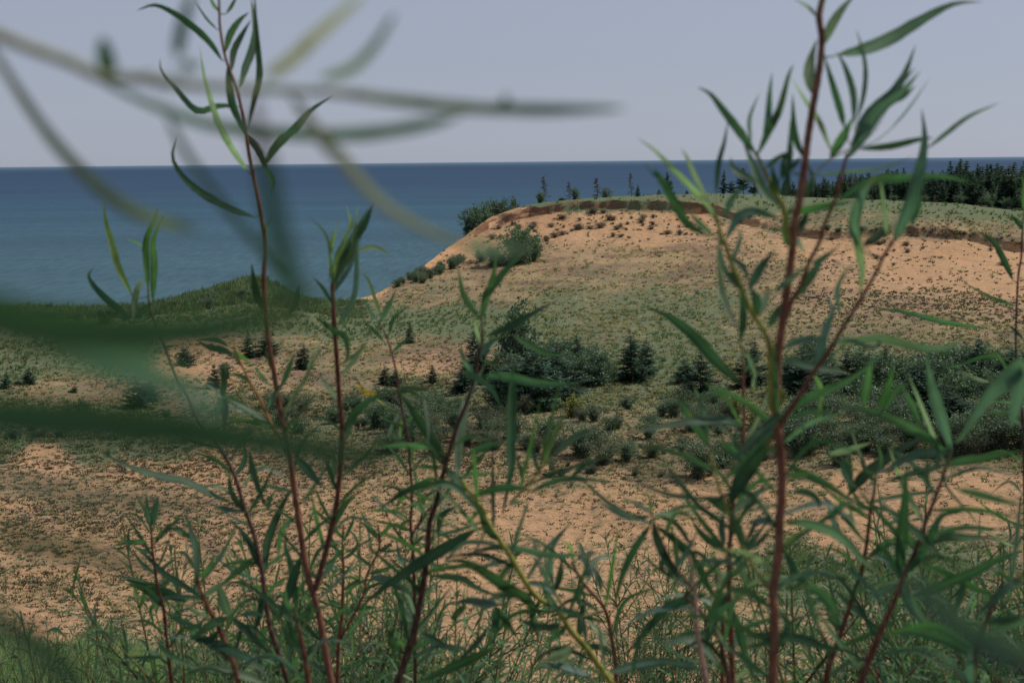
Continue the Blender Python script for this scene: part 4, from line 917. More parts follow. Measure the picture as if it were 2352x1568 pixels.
A_ = '''S R 13 42 @1 1395,-60 1400,60 1405,180 1440,370 1510,570 1555,780 1590,1000 1640,1250 1680,1480 @4 1690,170 1682,400 1695,600 1715,800 1750,1000 1790,1250 1830,1400 @7 1850,130 1880,350 1920,620 1960,870 2010,1030 2050,1200 2075,1350 2120,1600
B r 24 34 @4 2120,430 2130,650 2145,850 2162,1100 2182,1350 @7 2170,200 2150,400 2110,600 2060,800 2010,975
B o 12 20 @4 1490,830 1540,940 1600,1060 1660,1160 1700,1250 1745,1340 1800,1420
B w 12 16 @4 2040,850 1985,950 1930,1060 1870,1160 1805,1275
L d 45 @1 1420,390 1330,260 1180,130 1000,35 870,70; L g 16 @1 1385,190 1310,110 1240,0; L l 24 @1 1400,80 1360,30 1330,-40; L g 25 @1 1440,90 1480,30 1520,-40
L g 46 @1 1440,330 1470,220 1530,130 1590,80; L d 46 @1 1475,460 1490,330 1540,230 1600,130; L g 50 @1 1450,430 1480,650 1530,780 1560,870; L d 50 @1 1530,560 1560,440 1600,330 1625,200 1610,60 1600,-30
L d 42 @1 1580,810 1620,650 1655,480 1645,300 1630,100 1625,-60; L d 42 @1 1520,680 1400,675 1260,705 1130,580 1030,450 1020,370; L s 42 @1 1590,1105 1520,1000 1430,850 1370,700 1310,500 1275,300; L d 50 @1 1560,860 1640,950 1700,1080 1745,1190
L d 56 @1 1690,1060 1760,940 1880,820 1990,700 2125,615; L d 50 @1 1620,1385 1520,1350 1400,1300 1280,1230 1160,1120 1100,1000 1125,870; L l 20 @1 1690,1500 1700,1440 1725,1400; L g 40 @1 1690,1060 1740,1150 1740,1250
L d 46 @4 1690,600 1640,500 1620,400 1605,290; L d 46 @4 1850,620 1890,540 1915,430; L g 35 @4 1720,1320 1600,1240 1480,1160 1350,1100; L l 32 @4 1810,1260 1890,1120 1960,1010 1990,900 2050,800; L v 30 @4 1740,980 1715,900 1690,840; L d 36 @4 1790,1090 1840,980 1880,860; L g 30 @4 2150,1170 2090,1080 2020,990; L s 30 @4 2175,1010 2270,900 2352,790; L g 50 @4 2190,1390 2230,1290 2352,1190
L l 26 @4 1500,850 1560,900 1615,955; L g 30 @4 1460,830 1380,790 1250,790; L d 45 @4 1490,880 1420,850 1330,830 1250,790; L l 26 @4 1630,960 1690,1040 1740,1090; L d 44 @4 1420,1150 1430,1050 1420,930; L d 44 @4 1430,1150 1440,1250 1430,1370; L s 24 @4 1440,1180 1540,1240 1640,1260; L s 22 @4 1430,1160 1370,1100 1305,1055; L g 30 @4 1540,950 1500,870 1490,800; L s 30 @4 1735,1340 1640,1260 1540,1200 1450,1160; L g 32 @4 1600,1060 1530,1010 1460,1000; L b 34 @4 1700,1230 1760,1130 1800,1050
L d 60 @7 1690,870 1700,700 1750,550 1820,400 1875,310; L d 70 @7 1915,760 1870,900 1820,1050 1775,1190; L g 46 @7 1900,1150 1880,1000 1850,800 1820,700 1830,580; L d 46 @7 1590,100 1610,200 1650,330 1705,460; L g 30 @7 1710,460 1720,400 1760,330; L d 60 @7 1880,130 1980,230 2070,330; L g 40 @7 2110,300 2130,200 2120,80; L g 46 @7 2110,600 2200,430 2290,350; L d 22 @7 2040,1300 1900,1190 1820,1160; L d 46 @7 1830,1160 1835,1300 1850,1600; L g 40 @7 1840,1160 1890,1300 1960,1440; L g 40 @7 1900,500 1800,600 1770,800; L b 36 @7 2050,900 2120,800 2160,700; L g 36 @7 1960,900 1900,1000 1880,1130
L l 22 @4 2100,400 2110,300 2095,150 2050,70 1970,0; L d 50 @4 2125,500 2150,350 2200,230 2260,100 2352,-60; L l 22 @4 2120,400 2110,250 2140,100 2150,20; L d 26 @4 2125,570 2060,450 1990,380; L b 36 @4 2150,700 2260,500 2280,200 2300,100; L d 42 @4 2015,640 2090,690 2140,730 2200,760 2220,880 2170,950; L l 28 @4 2125,420 2150,250 2210,130 2240,-10
L d 45 @2 180,1530 240,1420 292,1290; L l 24 @2 90,1540 150,1430 120,1310; L l 18 @2 150,1568 180,1400 190,1310; L d 56 @5 25,420 80,320 170,170 260,0; L s 20 @5 20,350 20,200 40,80; L l 30 @5 25,340 90,200 150,60; L b 30 @5 40,480 150,300 185,180; L l 28 @5 180,215 300,195 410,245; L b 18 @5 40,560 110,640 70,760; L b 20 @5 75,950 170,880 260,780; L g 46 @5 95,1390 150,1270 240,1180 400,1120; L l 20 @5 45,640 20,560 -20,500'''
plant('willow_shoot', 'tall red brown willow stem left of centre, forked low, leafy tip against the sky', 1.75, A_)
plant('willow_shoot', 'slender dark willow stem at the left with pale green leaves standing before the lake', 1.95, '''S k 12 32 @4 945,440 955,560 1000,700 1060,850 1120,1000 1200,1160 1270,1300 1350,1400 @7 1420,100 1500,250 1560,450 1620,620 1670,850 1690,1000 1720,1200 1770,1350 1850,1600
L l 46 @4 845,500 760,330 710,150 670,0 @1 660,1265; L v 45 @4 945,470 930,300 930,150 990,0 @1 1003,1320; L v 46 @4 975,540 985,300 980,150 1040,0 @1 1050,1380; L s 42 @4 850,680 860,520 890,430 945,395; L d 46 @4 830,660 780,600 690,530 600,440 565,370 600,320; L l 12 @4 920,190 860,160 790,130; L g 40 @4 960,560 900,600 850,640
L g 28 @7 1640,770 1540,790 1440,810 1390,850; L d 44 @7 1655,790 1560,820 1460,900 1400,965; L d 52 @7 1490,425 1300,340 1180,280 1080,265 950,230 830,190 700,130 660,85; L v 26 @7 1750,945 1690,950 1540,955; L d 46 @7 1690,960 1655,1150 1615,1240; L b 40 @7 1370,440 1450,460 1570,480; L d 40 @7 1560,480 1480,350 1460,230; L g 40 @7 1690,1000 1760,1120 1780,1180; L g 34 @7 1500,250 1560,150 1550,20; L b 30 @7 1640,700 1560,640 1530,560; L g 40 @7 1720,1200 1650,1290 1600,1380; L d 40 @7 1670,850 1600,700 1560,640''')
plant('willow_shoot', 'willow stem rising in the centre, green leaves at its tip over the thicket', 1.6, '''S k 14 46 @5 980,630 985,750 960,900 930,1050 880,1200 820,1350 @8 735,240 690,420 650,550 630,800 590,1050 560,1200 500,1400 430,1600
B k 12 18 @8 660,440 610,510 550,600 535,640
L s 30 @5 975,830 950,720 940,640; L g 42 @5 965,640 870,500 830,320; L g 40 @5 970,650 1010,520 1060,350 1080,190; L d 56 @5 985,650 1010,500 1080,400 1190,280 1310,180; L d 46 @5 1000,765 1150,700 1280,630 1440,540; L v 40 @5 1175,750 1300,820 1400,870 1525,885; L g 62 @5 1000,1010 1150,1020 1350,1060 1630,1065; L g 46 @5 850,990 920,1010 1040,1090 1115,1235; L d 68 @5 1180,940 1165,1200 1160,1500 @8 1165,200 1108,530; L s 56 @8 835,260 @5 830,1568 850,1350 880,1180 930,1080 1035,880; L d 66 @8 770,220 @5 700,1480 600,1330 520,1200 440,1100; L v 26 @8 740,200 640,190 520,188; L g 42 @8 650,70 500,50 300,60; L l 30 @8 750,180 690,120 630,50; L d 60 @8 745,210 850,290 900,355; L d 50 @8 720,290 620,290 480,350 320,465; L d 34 @8 870,250 950,150 1030,70; L g 50 @8 900,110 1000,60 1140,30; L d 46 @8 705,610 730,500 835,430; L g 20 @8 640,605 800,610 890,615; L s 26 @5 610,1130 640,1330 @8 640,60; L b 40 @5 960,900 1040,800 1120,760; L b 34 @5 940,1000 870,900 850,800
L d 84 @8 945,590 800,680 600,800 400,930 195,1095; L g 32 @8 635,800 720,830 830,842; L g 46 @8 640,880 850,900 950,960 1095,1012; L d 62 @8 590,1240 700,1310 850,1375; L d 42 @8 1020,1230 940,1320 830,1425; L g 40 @8 560,1200 480,1100 470,980; L d 36 @8 600,1000 520,900 500,800; L g 34 @8 500,1400 580,1330 690,1300; L d 40 @8 500,1390 420,1300 400,1180; L b 60 @8 280,890 350,900 480,960 540,1020''')
plant('willow_shoot', 'thin dark willow stem left of centre with one orange yellow leaf', 2.15, '''S k 9 22 @5 330,670 365,740 400,830 425,930 440,1000 460,1150 490,1300 520,1430 @8 520,120 530,230 537,400 530,570 545,750 552,900 555,1100 560,1600
B y 9 14 @5 270,1130 310,1165 380,1210 460,1250
L g 20 @5 330,680 250,570 255,500; L b 30 @5 335,665 390,560 440,455; L g 26 @5 395,745 420,650 512,570; L g 20 @5 365,800 290,720 215,640; L g 26 @5 415,860 480,800 565,750; L y 26 @5 310,1120 235,1110 175,1045; L d 16 @5 270,1135 210,1080 175,1015; L s 22 @5 460,1250 405,1350 400,1445; L l 22 @5 480,1270 462,1350 462,1445; L l 24 @5 340,640 300,520 260,400 195,330; L s 20 @5 450,1130 540,1150 600,1200; L g 34 @5 425,1110 520,1095 680,1100; L v 20 @5 490,1300 560,1270 600,1210; L g 26 @5 440,1120 520,1110 620,1160
L g 30 @8 540,350 640,390 700,400; L g 26 @8 540,600 440,560 230,515; L g 24 @8 530,540 460,480 400,470 240,460; L b 24 @8 550,800 460,760 440,640; L g 26 @8 545,700 600,640 640,630; L g 26 @8 555,1000 640,980 720,1000; L d 26 @8 556,1050 480,1020 420,960; L v 22 @8 532,380 460,400 430,500; L g 28 @8 535,450 600,400 690,330; L g 24 @8 530,520 470,560 450,640''')
plant('willow_shoot', 'yellow green willow stem leaning from the centre down to the bottom right of centre', 1.45, '''S y 24 40 @8 850,270 900,340 980,450 1030,560 1100,660 1180,780 1260,920 1340,1020 1470,1110 1550,1230 1640,1330 1720,1440 1840,1600
B y 12 16 @8 1400,150 1340,230 1250,330 1180,400
B w 10 16 @8 1010,560 985,650 940,720 905,765
L g 42 @8 1290,350 1450,280 1600,265 1850,292; L d 52 @8 1260,320 1100,320 960,360 850,402; L d 30 @8 1550,260 1640,180 1690,95; L l 36 @8 1385,170 @5 1390,1540 1450,1380 1540,1200; L d 50 @5 1430,1520 1570,1410 1710,1335; L d 36 @8 1345,230 1320,150 1290,30 @5 1300,1420 1335,1260; L d 30 @8 1250,300 1230,200 1195,95; L b 22 @8 1150,430 1210,415 1285,403
L d 78 @8 1362,1140 1250,1010 1150,950 1000,850 880,790 760,778; L b 46 @8 1140,685 1280,720 1450,750 1700,745; L s 36 @8 1165,780 1050,810 930,840; L s 46 @8 1330,1010 1180,1000 1050,1030 890,1105; L b 60 @8 1090,1065 1000,1060 900,1040 780,1062; L d 56 @8 1075,1070 1070,1200 1062,1320; L d 46 @8 1090,1090 1160,1200 1215,1290; L s 46 @8 1510,1262 1380,1200 1245,1165; L g 42 @8 1350,1035 1480,1100 1645,1150; L g 72 @8 1070,1338 900,1410 750,1480 550,1575; L b 60 @8 1700,1545 1560,1490 1450,1460 1320,1480; L s 56 @8 1570,1340 1450,1400 1335,1445; L s 46 @8 1565,1345 1480,1440 1415,1525; L d 46 @8 1610,1330 1750,1340 1835,1400; L b 72 @8 1790,1500 1980,1450 2150,1430 2360,1442; L d 46 @8 1100,660 1020,580 940,400; L g 40 @8 1180,780 1100,900 1090,1000; L b 40 @8 1260,920 1400,960 1490,1050; L s 26 @8 1315,640 1340,760 1395,860; L d 40 @8 1350,1040 1300,1150 1350,1290; L g 44 @8 1480,1110 1390,1000 1350,900; L g 40 @8 1530,1200 1450,1270 1380,1300; L d 50 @8 1500,1200 1350,1210 1200,1150; L v 26 @8 980,450 920,520 880,560; L g 50 @8 880,1060 800,1150 830,1160''')
plant('willow_shoot', 'thin reddish willow stem at lower centre right with upright leaves', 1.6, '''S r 16 26 @8 1560,800 1630,930 1740,1050 1790,1150 1810,1270 1830,1400 1845,1600
B w 12 16 @8 1450,980 1490,1060 1600,1140 1760,1110
L b 36 @8 1440,990 1425,800 1450,680 1560,535; L d 46 @8 1450,980 1480,870 1492,770; L l 22 @8 1570,800 1550,700 1480,640; L b 42 @8 1620,900 1650,830 1620,740 1590,640; L b 40 @8 1650,890 1700,860 1735,940 1748,1015; L d 52 @8 1602,1290 1620,1150 1642,980; L s 36 @8 1790,1340 1710,1220 1640,1150; L b 36 @8 1590,780 1660,750 1720,730; L g 40 @8 1640,940 1600,1000 1610,1100; L s 26 @8 1430,1000 1370,860 1310,760''')
plant('willow_shoot', 'nodding willow tip with a star of drooping dark leaves right of centre', 1.35, '''S k 10 26 @8 2060,470 2120,640 2210,820 2320,960 @9 190,1010 300,1120 400,1280 440,1400 470,1620
L d 40 @8 2060,505 1950,515 1820,470 1695,385; L s 30 @8 2060,485 1980,430 1880,388; L g 36 @8 2070,500 2200,490 2350,468; L d 52 @8 2060,555 1950,720 1870,900 1815,1140; L d 62 @8 2075,550 2110,680 2200,860 2320,985; L d 60 @8 2085,560 2200,640 2330,760 @9 150,680 280,820 350,960 412,1095; L d 34 @8 2110,500 2230,560 2300,660 2360,725; L d 66 @9 330,1000 250,1020 120,1060 @8 2150,1100 2040,1220 1960,1320 1875,1410; L g 34 @8 2000,1260 1960,1400 1935,1575; L g 24 @8 2065,480 2060,420 2050,370; L d 30 @8 2160,700 2130,820 2170,900; L b 60 @9 400,1450 300,1350 200,1300 60,1322; L b 50 @9 290,1475 150,1450 0,1430; L g 34 @9 210,940 240,860 200,740; L d 60 @9 315,1340 370,1180 440,1090 590,1000; L b 36 @9 120,850 180,760 270,600''')
G_ = '''S R 36 56 @3 1080,-60 1065,0 1045,110 1062,250 1045,450 1005,680 970,900 950,1080 920,1280 890,1400 878,1540 @6 880,160 862,300 835,500 800,750 780,900 770,1100 770,1300 790,1400 800,1500 @9 805,200 805,400 790,550 790,700 770,850 750,1000 760,1150 755,1350 745,1610
B y 22 34 @3 640,975 700,1100 760,1220 815,1320 835,1450 860,1560 @6 868,170 870,260
B y 20 40 @3 380,1360 410,1460 430,1560 @6 440,150 480,280 560,480 620,610 680,700 725,810 735,950 738,1180 770,1260
B r 18 28 @3 1490,1568 @6 1520,150 1450,260 1410,350 1300,540 1200,700 1090,880 1010,990 900,1170 820,1290 780,1370
B R 18 27 @3 1225,975 1180,1150 1140,1290 1080,1430 1040,1560 @6 980,290 930,430 870,540 835,650
B w 8 14 @3 1300,930 1200,970 1100,1030 1010,1120 950,1200
B y 16 22 @9 350,100 400,300 440,420 500,570 560,710 640,850 730,970
L s 22 @3 1040,120 980,50 880,-10; L s 62 @3 1075,285 1120,170 1190,60 1280,-40; L s 72 @3 1000,600 980,480 990,380 1030,250; L g 84 @3 1165,350 1320,320 1500,250 1700,130 1900,30 2095,12; L d 48 @3 1205,815 1180,700 1120,500 1072,340; L b 46 @3 1265,790 1260,600 1210,430 1155,330; L b 32 @3 1285,770 1330,600 1340,430 1310,280 1280,190; L b 74 @3 1250,920 1360,780 1500,620 1590,480 1662,285; L b 82 @3 1230,1010 1330,850 1430,700 1560,600 1690,455; L d 36 @3 1500,660 1590,610 1660,545; L b 54 @3 1280,815 1380,700 1540,560 1660,430; L d 48 @3 1290,948 1500,930 1680,890 1775,878; L b 32 @3 1735,945 1850,850 2000,740 2200,655; L b 13 @3 1490,835 1610,700 1755,495; L v 62 @3 1115,1005 1200,870 1262,745; L s 32 @3 1130,1000 1190,920 1240,860; L s 34 @3 1120,960 1050,780 960,640 855,480
L d 46 @3 945,1005 890,850 875,595; L d 50 @3 655,985 720,840 790,700 850,480 885,410; L b 44 @3 690,920 720,760 730,600 745,460; L s 26 @3 610,910 600,760 665,590; L d 58 @3 640,985 580,900 530,830 430,700 350,600 265,555; L b 64 @3 785,1310 680,1200 620,1050 555,890; L d 34 @3 385,1250 400,1050 440,900 462,770; L g 40 @3 850,1100 860,950 862,760; L d 46 @3 830,1260 840,1150 855,1050; L g 36 @3 700,1075 780,1010 885,955; L d 32 @3 860,1085 900,1040 935,998; L d 52 @3 650,1170 560,1130 490,1070 480,1005; L d 50 @3 790,1250 760,1150 740,1050; L d 38 @3 960,1250 1000,1140 975,1050; L d 54 @3 880,1500 940,1420 985,1325; L v 46 @3 835,1568 840,1400 880,1290; L v 52 @3 840,1350 960,1340 1100,1310 1270,1288
L s 40 @3 385,1410 330,1300 200,1160 100,1060 0,960 @2 1975,878; L s 34 @3 330,1270 250,1120 200,1000 165,950; L d 58 @3 330,1505 200,1420 130,1300 60,1180 0,1090 @2 2100,1130 2015,1040; L b 42 @3 370,1500 280,1420 205,1340; L b 46 @3 445,1390 480,1280 570,1180; L b 62 @3 445,1530 540,1380 640,1350 740,1380 815,1405; L d 50 @3 800,1150 840,1000 820,1250
L g 62 @3 1165,1275 1300,1190 1400,1140 1550,1130 1800,1120 2030,1165; L b 84 @3 1515,1540 1600,1350 1660,1150 1710,900 1698,690; L b 78 @3 1290,1575 1270,1430 1320,1250 1410,1120; L d 62 @3 1330,1570 1430,1500 1510,1425; L l 20 @3 1020,1120 1200,1100 1450,1070 1670,988; L g 36 @3 1635,1440 1680,1330 1715,1225; L s 34 @3 1480,1510 1460,1320 1430,1120
L s 66 @3 1280,1270 @6 1270,0 1290,150 1320,350 1300,525; L s 32 @6 905,130 925,180 955,235; L g 62 @6 885,520 1010,350 1085,225; L b 36 @6 760,470 830,420 980,295; L d 62 @6 590,460 660,330 768,205; L d 62 @6 650,625 640,520 600,440; L s 50 @6 660,625 700,520 745,455; L d 52 @6 725,705 780,600 840,530; L d 52 @6 545,790 560,600 540,440; L s 42 @6 530,720 450,560 410,350 395,140; L b 34 @6 540,460 480,400 430,300 400,90; L b 32 @6 1180,645 1160,480 1200,370 1280,280; L b 56 @6 1020,960 1050,850 1090,700 1130,600 1080,475; L b 52 @6 815,835 930,790 1110,770; L b 56 @6 800,895 950,940 1100,970 1250,1000; L b 62 @6 1160,810 1350,770 1500,780 1700,830 1850,830 1990,768; L v 52 @6 830,1265 950,1170 1150,1080 1300,1000 1448,875; L v 32 @6 850,1285 1000,1240 1160,1240; L d 84 @6 800,1230 720,1350 600,1450 470,1580; L l 26 @6 1010,1000 1060,1100 1040,1320; L s 26 @6 580,840 620,980 640,1100; L d 40 @6 470,250 560,330 600,430; L b 30 @6 480,290 540,150 530,60; L g 44 @6 560,480 500,380 430,340; L g 36 @6 1000,300 1080,260 1180,180; L b 30 @6 1150,800 1230,780 1400,830 1480,690
L v 72 @9 815,545 950,550 1120,600 1240,690 1330,790 1450,880; L l 34 @9 815,695 880,630 970,588; L b 50 @9 770,545 680,535 570,552; L d 56 @9 830,165 950,230 1080,290 1200,370 1335,475; L v 46 @9 845,250 940,240 1000,230; L d 50 @9 870,345 970,350 1040,400 1048,465; L d 52 @9 1215,400 1130,490 1035,545; L d 52 @9 825,720 900,870 975,935; L g 62 @9 965,930 1060,1000 1130,1090 1185,1210; L g 42 @9 960,950 1000,1100 1075,1300; L g 36 @9 865,975 950,910 1025,845; L d 72 @9 555,1262 750,1270 950,1290 1100,1340 1340,1388; L g 42 @9 570,1335 700,1310 860,1290; L d 36 @9 590,725 680,650 755,555; L d 112 @9 470,430 560,250 660,120 760,-10; L s 26 @9 605,465 740,435 890,440; L d 54 @9 575,695 520,560 445,395; L s 42 @9 395,970 420,900 465,845; L g 30 @9 820,700 760,800 700,870; L g 40 @9 790,1100 850,1200 870,1300'''
plant('willow_shoot', 'thick red brown willow stem on the right, crossing the whole view from bottom to sky', 1.12, G_, wob=.02)
plant('willow_shoot', 'thin red willow stem just left of the thick one on the right', 1.45, '''S r 12 36 @6 545,780 560,950 560,1130 565,1300 548,1568 @9 530,200 495,420 480,600 470,800 470,1000 480,1200 492,1610
L d 78 @6 545,1060 400,930 250,760 100,640 @5 2150,620 2025,570; L b 62 @6 560,1352 480,1310 350,1300 150,1320 @5 1840,1395; L d 62 @6 350,1470 280,1350 200,1230 135,1090; L b 42 @6 335,1410 310,1250 245,1070; L d 60 @9 500,1100 540,1250 580,1400 650,1590; L b 42 @9 585,960 560,850 560,735; L d 32 @9 605,1020 590,900 600,860; L d 36 @9 545,500 640,370 725,255; L d 46 @9 445,735 300,620 225,515; L d 62 @9 445,480 390,410 285,378; L b 46 @9 440,690 420,570 440,480; L s 26 @6 620,1100 630,980 560,850; L g 30 @6 560,1000 620,920 700,860; L s 20 @9 130,250 230,370 320,495; L g 40 @9 475,900 540,830 600,750; L d 44 @9 470,1010 400,1080 340,1200; L g 36 @6 550,1568 470,1480 420,1400''')
plant('willow_shoot', 'red willow stem right of the thick one, topped by leaves over the near sand', 1.55, '''S r 14 36 @9 1410,230 1395,350 1370,500 1345,700 1310,880 1240,1080 1180,1260 1120,1420 1070,1620
L d 78 @9 1225,375 1330,250 1430,170 1560,80 1720,-15; L g 42 @9 1240,350 1240,200 1235,70; L s 42 @9 1100,110 1250,70 1400,25; L b 46 @9 1020,855 1130,880 1260,922; L b 24 @9 960,900 980,800 1040,735; L g 42 @9 1240,1080 1300,920 1308,855; L d 40 @9 1140,965 1200,1030 1290,1110 1420,1230 1530,1350; L b 42 @9 1560,885 1480,790 1370,750; L g 42 @9 1365,770 1460,680 1560,635; L b 46 @9 1550,930 1430,990 1310,1055; L g 34 @9 1410,250 1440,150 1420,40; L g 34 @9 1400,280 1330,190 1320,90; L s 26 @9 1240,430 1260,550 1300,640; L g 36 @9 1380,470 1300,420 1240,300; L s 40 @9 1100,440 1160,580 1230,660; L g 60 @9 1190,130 1230,260 1290,330; L g 44 @9 1190,1240 1120,1150 1080,1020''')
plant('willow_shoot', 'dark red willow stem leaning right, crowned by a broad spray of long leaves', 1.3, '''S r 16 40 @9 1890,80 1850,200 1800,350 1740,500 1690,640 1640,770 1590,870 1510,1080 1440,1230 1370,1400 1290,1620
L d 78 @9 1560,890 1565,700 1590,450 1603,170; L b 72 @9 1565,900 1620,1050 1720,1180 1790,1240; L g 56 @9 1650,795 1720,700 1770,600 1830,500 1970,475; L d 46 @9 1840,785 1750,700 1580,640 1400,460 1295,325; L d 52 @9 1825,770 1700,640 1580,540 1480,460 1365,365; L g 56 @9 1755,685 1850,640 2000,640 2260,652; L d 48 @9 1845,185 1700,220 1560,260 1440,292; L g 62 @9 1850,175 1950,150 2100,130 2360,78; L g 22 @9 1735,345 1735,200 1718,40; L g 26 @9 1800,210 1800,120 1802,20; L b 20 @9 1850,200 1850,300 1950,430 2070,560; L g 72 @9 1640,1015 1800,950 2000,870 2200,770 2360,715; L v 52 @9 1680,800 1900,890 2100,990 2360,1055; L d 52 @9 1965,915 1940,1020 1895,1130; L g 62 @9 1460,1250 1650,1240 1830,1290 1980,1370 2100,1450 2230,1580; L g 66 @6 1885,1512 1800,1450 1680,1370 1500,1280 1300,1220 1155,1230; L b 78 @6 1890,1490 1800,1200 1760,1050 1728,885; L v 46 @6 1425,1240 1480,1100 1522,950; L g 62 @6 1330,1200 1350,1050 1385,880; L g 42 @6 1690,1340 1640,1200 1575,1070; L g 42 @6 1465,1230 1530,1110 1630,1055; L b 60 @9 2000,1350 2010,1450 2005,1610; L d 50 @9 1600,860 1690,760 1750,740; L b 60 @6 1880,1500 1700,1510 1560,1568 @9 1400,240''')
plant('willow_shoot', 'long blue green leaved willow shoot close at the lower right corner', 0.95, '''S k 20 34 @9 2352,860 2250,950 2150,1080 2080,1250 2040,1400 2020,1610
L b 112 @9 2270,-60 @6 2352,950 2200,1060 2080,1190 1950,1400 1900,1440; L d 62 @9 2352,915 2250,955 2150,1050 2030,1150; L d 62 @9 2110,1180 2250,1160 2380,1125; L g 52 @9 1920,328 2050,360 2200,400 2380,450; L b 70 @9 1990,1610 2005,1500 2010,1340''')
plant('dead_stick', 'pale pinkish dead stick standing left of the thick red stem', 1.25, '''S p 16 36 @9 215,750 240,900 258,1050 262,1200 290,1380 335,1610''', cat='stick', fill=0)
plant('willow_shoot', 'thin leafless reddish stem with a small bud tip, beside the dead stick', 1.5, '''S r 18 28 @9 378,770 385,860 400,1000 430,1200 425,1400 428,1610
L g 26 @9 378,800 370,770 380,730; L v 40 @9 430,1190 440,1150 420,1110''')
plant('willow_shoot', 'very thin dark willow stem along the right edge with two arched leaves', 2.3, '''S k 10 18 @3 2345,1400 2342,1500 @6 2340,100 2335,250 2312,420 2300,850 2325,1100 2345,1300 @9 2352,100 2358,700 2362,1610
L d 42 @6 2280,400 2220,270 2150,150 2045,90; L d 20 @6 2290,565 2260,555 2100,490 1950,405; L d 22 @6 2345,775 2290,720 2235,675; L v 26 @6 2230,905 2100,890 1950,940 1825,962; L s 22 @6 2140,1055 2050,1030 1925,978; L g 34 @6 2125,712 1850,670 1650,620 1480,590 1325,612; L v 32 @3 2348,1350 2355,1230 2340,1120; L g 26 @6 2320,1000 2250,960 2180,870 2140,860; L g 26 @6 2325,1080 2230,1080 2180,1000; L b 24 @6 2335,1200 2240,1180 2120,1180; L g 26 @6 2340,1300 2250,1250 2080,1250; L d 30 @3 2340,1460 2300,1400 2260,1380''')
plant('willow_shoot', 'small red stemmed willow sprout at the lower left with upright tip leaves', 2.2, '''S r 12 24 @7 962,540 968,620 970,700 990,830 1005,950 1040,1070 1060,1250 1100,1600
L g 26 @7 965,590 930,480 865,355; L g 26 @7 962,560 940,450 932,335; L g 36 @7 970,560 985,450 1012,370; L b 24 @7 975,600 1000,480 1015,380; L d 28 @7 990,650 1050,590 1120,540 1175,508; L g 24 @7 972,695 1050,600 1120,580 1195,578; L v 32 @7 945,665 830,668 715,690; L g 26 @7 970,740 900,720 830,680; L d 26 @7 1000,880 900,800 840,700; L b 26 @7 1005,870 1080,800 1150,760; L d 46 @7 1040,1080 960,990 880,950 785,930; L d 72 @7 1190,1045 1050,990 900,940 795,905; L g 30 @7 940,950 910,1040 890,1110; L d 42 @7 1290,1020 1180,950 1050,870 950,770 850,690; L g 30 @7 1015,960 1090,900 1120,860; L g 30 @7 1040,1050 970,1080 960,1150''')
plant('willow_shoot', 'leafy willow shoot at the lower left, its broad dark leaves crossing each other', 1.6, '''S r 14 34 @7 1215,560 1235,700 1260,900 1290,1000 1350,1130 1400,1220 1450,1350 1500,1480 1530,1610
L b 50 @7 1250,960 1250,750 1215,600 1180,480; L b 72 @7 1470,1145 1430,1050 1385,905; L g 62 @7 1450,1145 1340,1200 1195,1305; L d 56 @7 1460,1140 1560,1220 1640,1300 1775,1410; L b 42 @7 1540,1130 1620,1120 1690,1145; L s 56 @7 1720,1580 1500,1500 1300,1470 1200,1480; L d 60 @7 1300,1280 1450,1350 1600,1420 1740,1560; L b 50 @7 1290,1170 1230,1250 1290,1330; L d 50 @7 1240,1270 1380,1330 1480,1450; L g 40 @7 1000,1300 1100,1400 1300,1490; L g 46 @7 1060,1120 1180,1180 1330,1230; L d 44 @7 1400,1230 1330,1290 1200,1290; L g 40 @7 1260,900 1330,830 1370,740; L b 40 @7 1300,1010 1370,960 1450,900; L d 30 @7 1040,1400 900,1405 800,1400; L g 40 @7 1220,650 1150,600 1100,590''')
plant('willow_shoot', 'reddish willow stem near the bottom between the left stems, half hidden by leaves', 1.5, '''S r 18 34 @7 1880,1080 1900,1200 1930,1330 1950,1450 1975,1610
L g 40 @7 1890,1120 1830,1050 1820,950; L d 46 @7 1900,1180 1970,1100 1990,1020; L g 50 @7 1930,1330 1850,1290 1800,1200; L d 40 @7 1940,1400 2010,1330 2080,1300''')
plant('willow_shoot', 'thin red willow stem at lower left of centre carrying dense narrow leaves', 2.3, '''S r 12 26 @8 100,560 95,700 100,850 95,1000 90,1150 70,1300 60,1610
B r 12 16 @8 320,560 330,700 250,880 230,1000 130,1200 80,1290
L g 24 @8 100,640 30,560 20,470; L g 24 @8 100,660 150,560 180,470; L g 26 @8 97,760 40,700 -30,690; L d 26 @8 98,780 170,720 200,640; L g 24 @8 97,860 30,820 -20,760; L g 26 @8 330,640 400,560 470,540; L g 26 @8 330,660 260,580 200,530; L d 26 @8 310,730 380,700 415,660; L g 26 @8 280,820 200,760 190,690; L g 24 @8 255,870 330,850 460,800; L g 24 @8 230,990 300,940 420,930; L d 26 @8 95,980 160,930 220,900; L g 26 @8 92,1100 30,1050 -20,1040; L g 26 @8 90,1120 160,1100 200,1040; L v 24 @8 75,1250 140,1220 190,1230; L g 26 @8 180,1100 260,1080 330,1090; L g 26 @8 150,1160 220,1180 280,1240''')

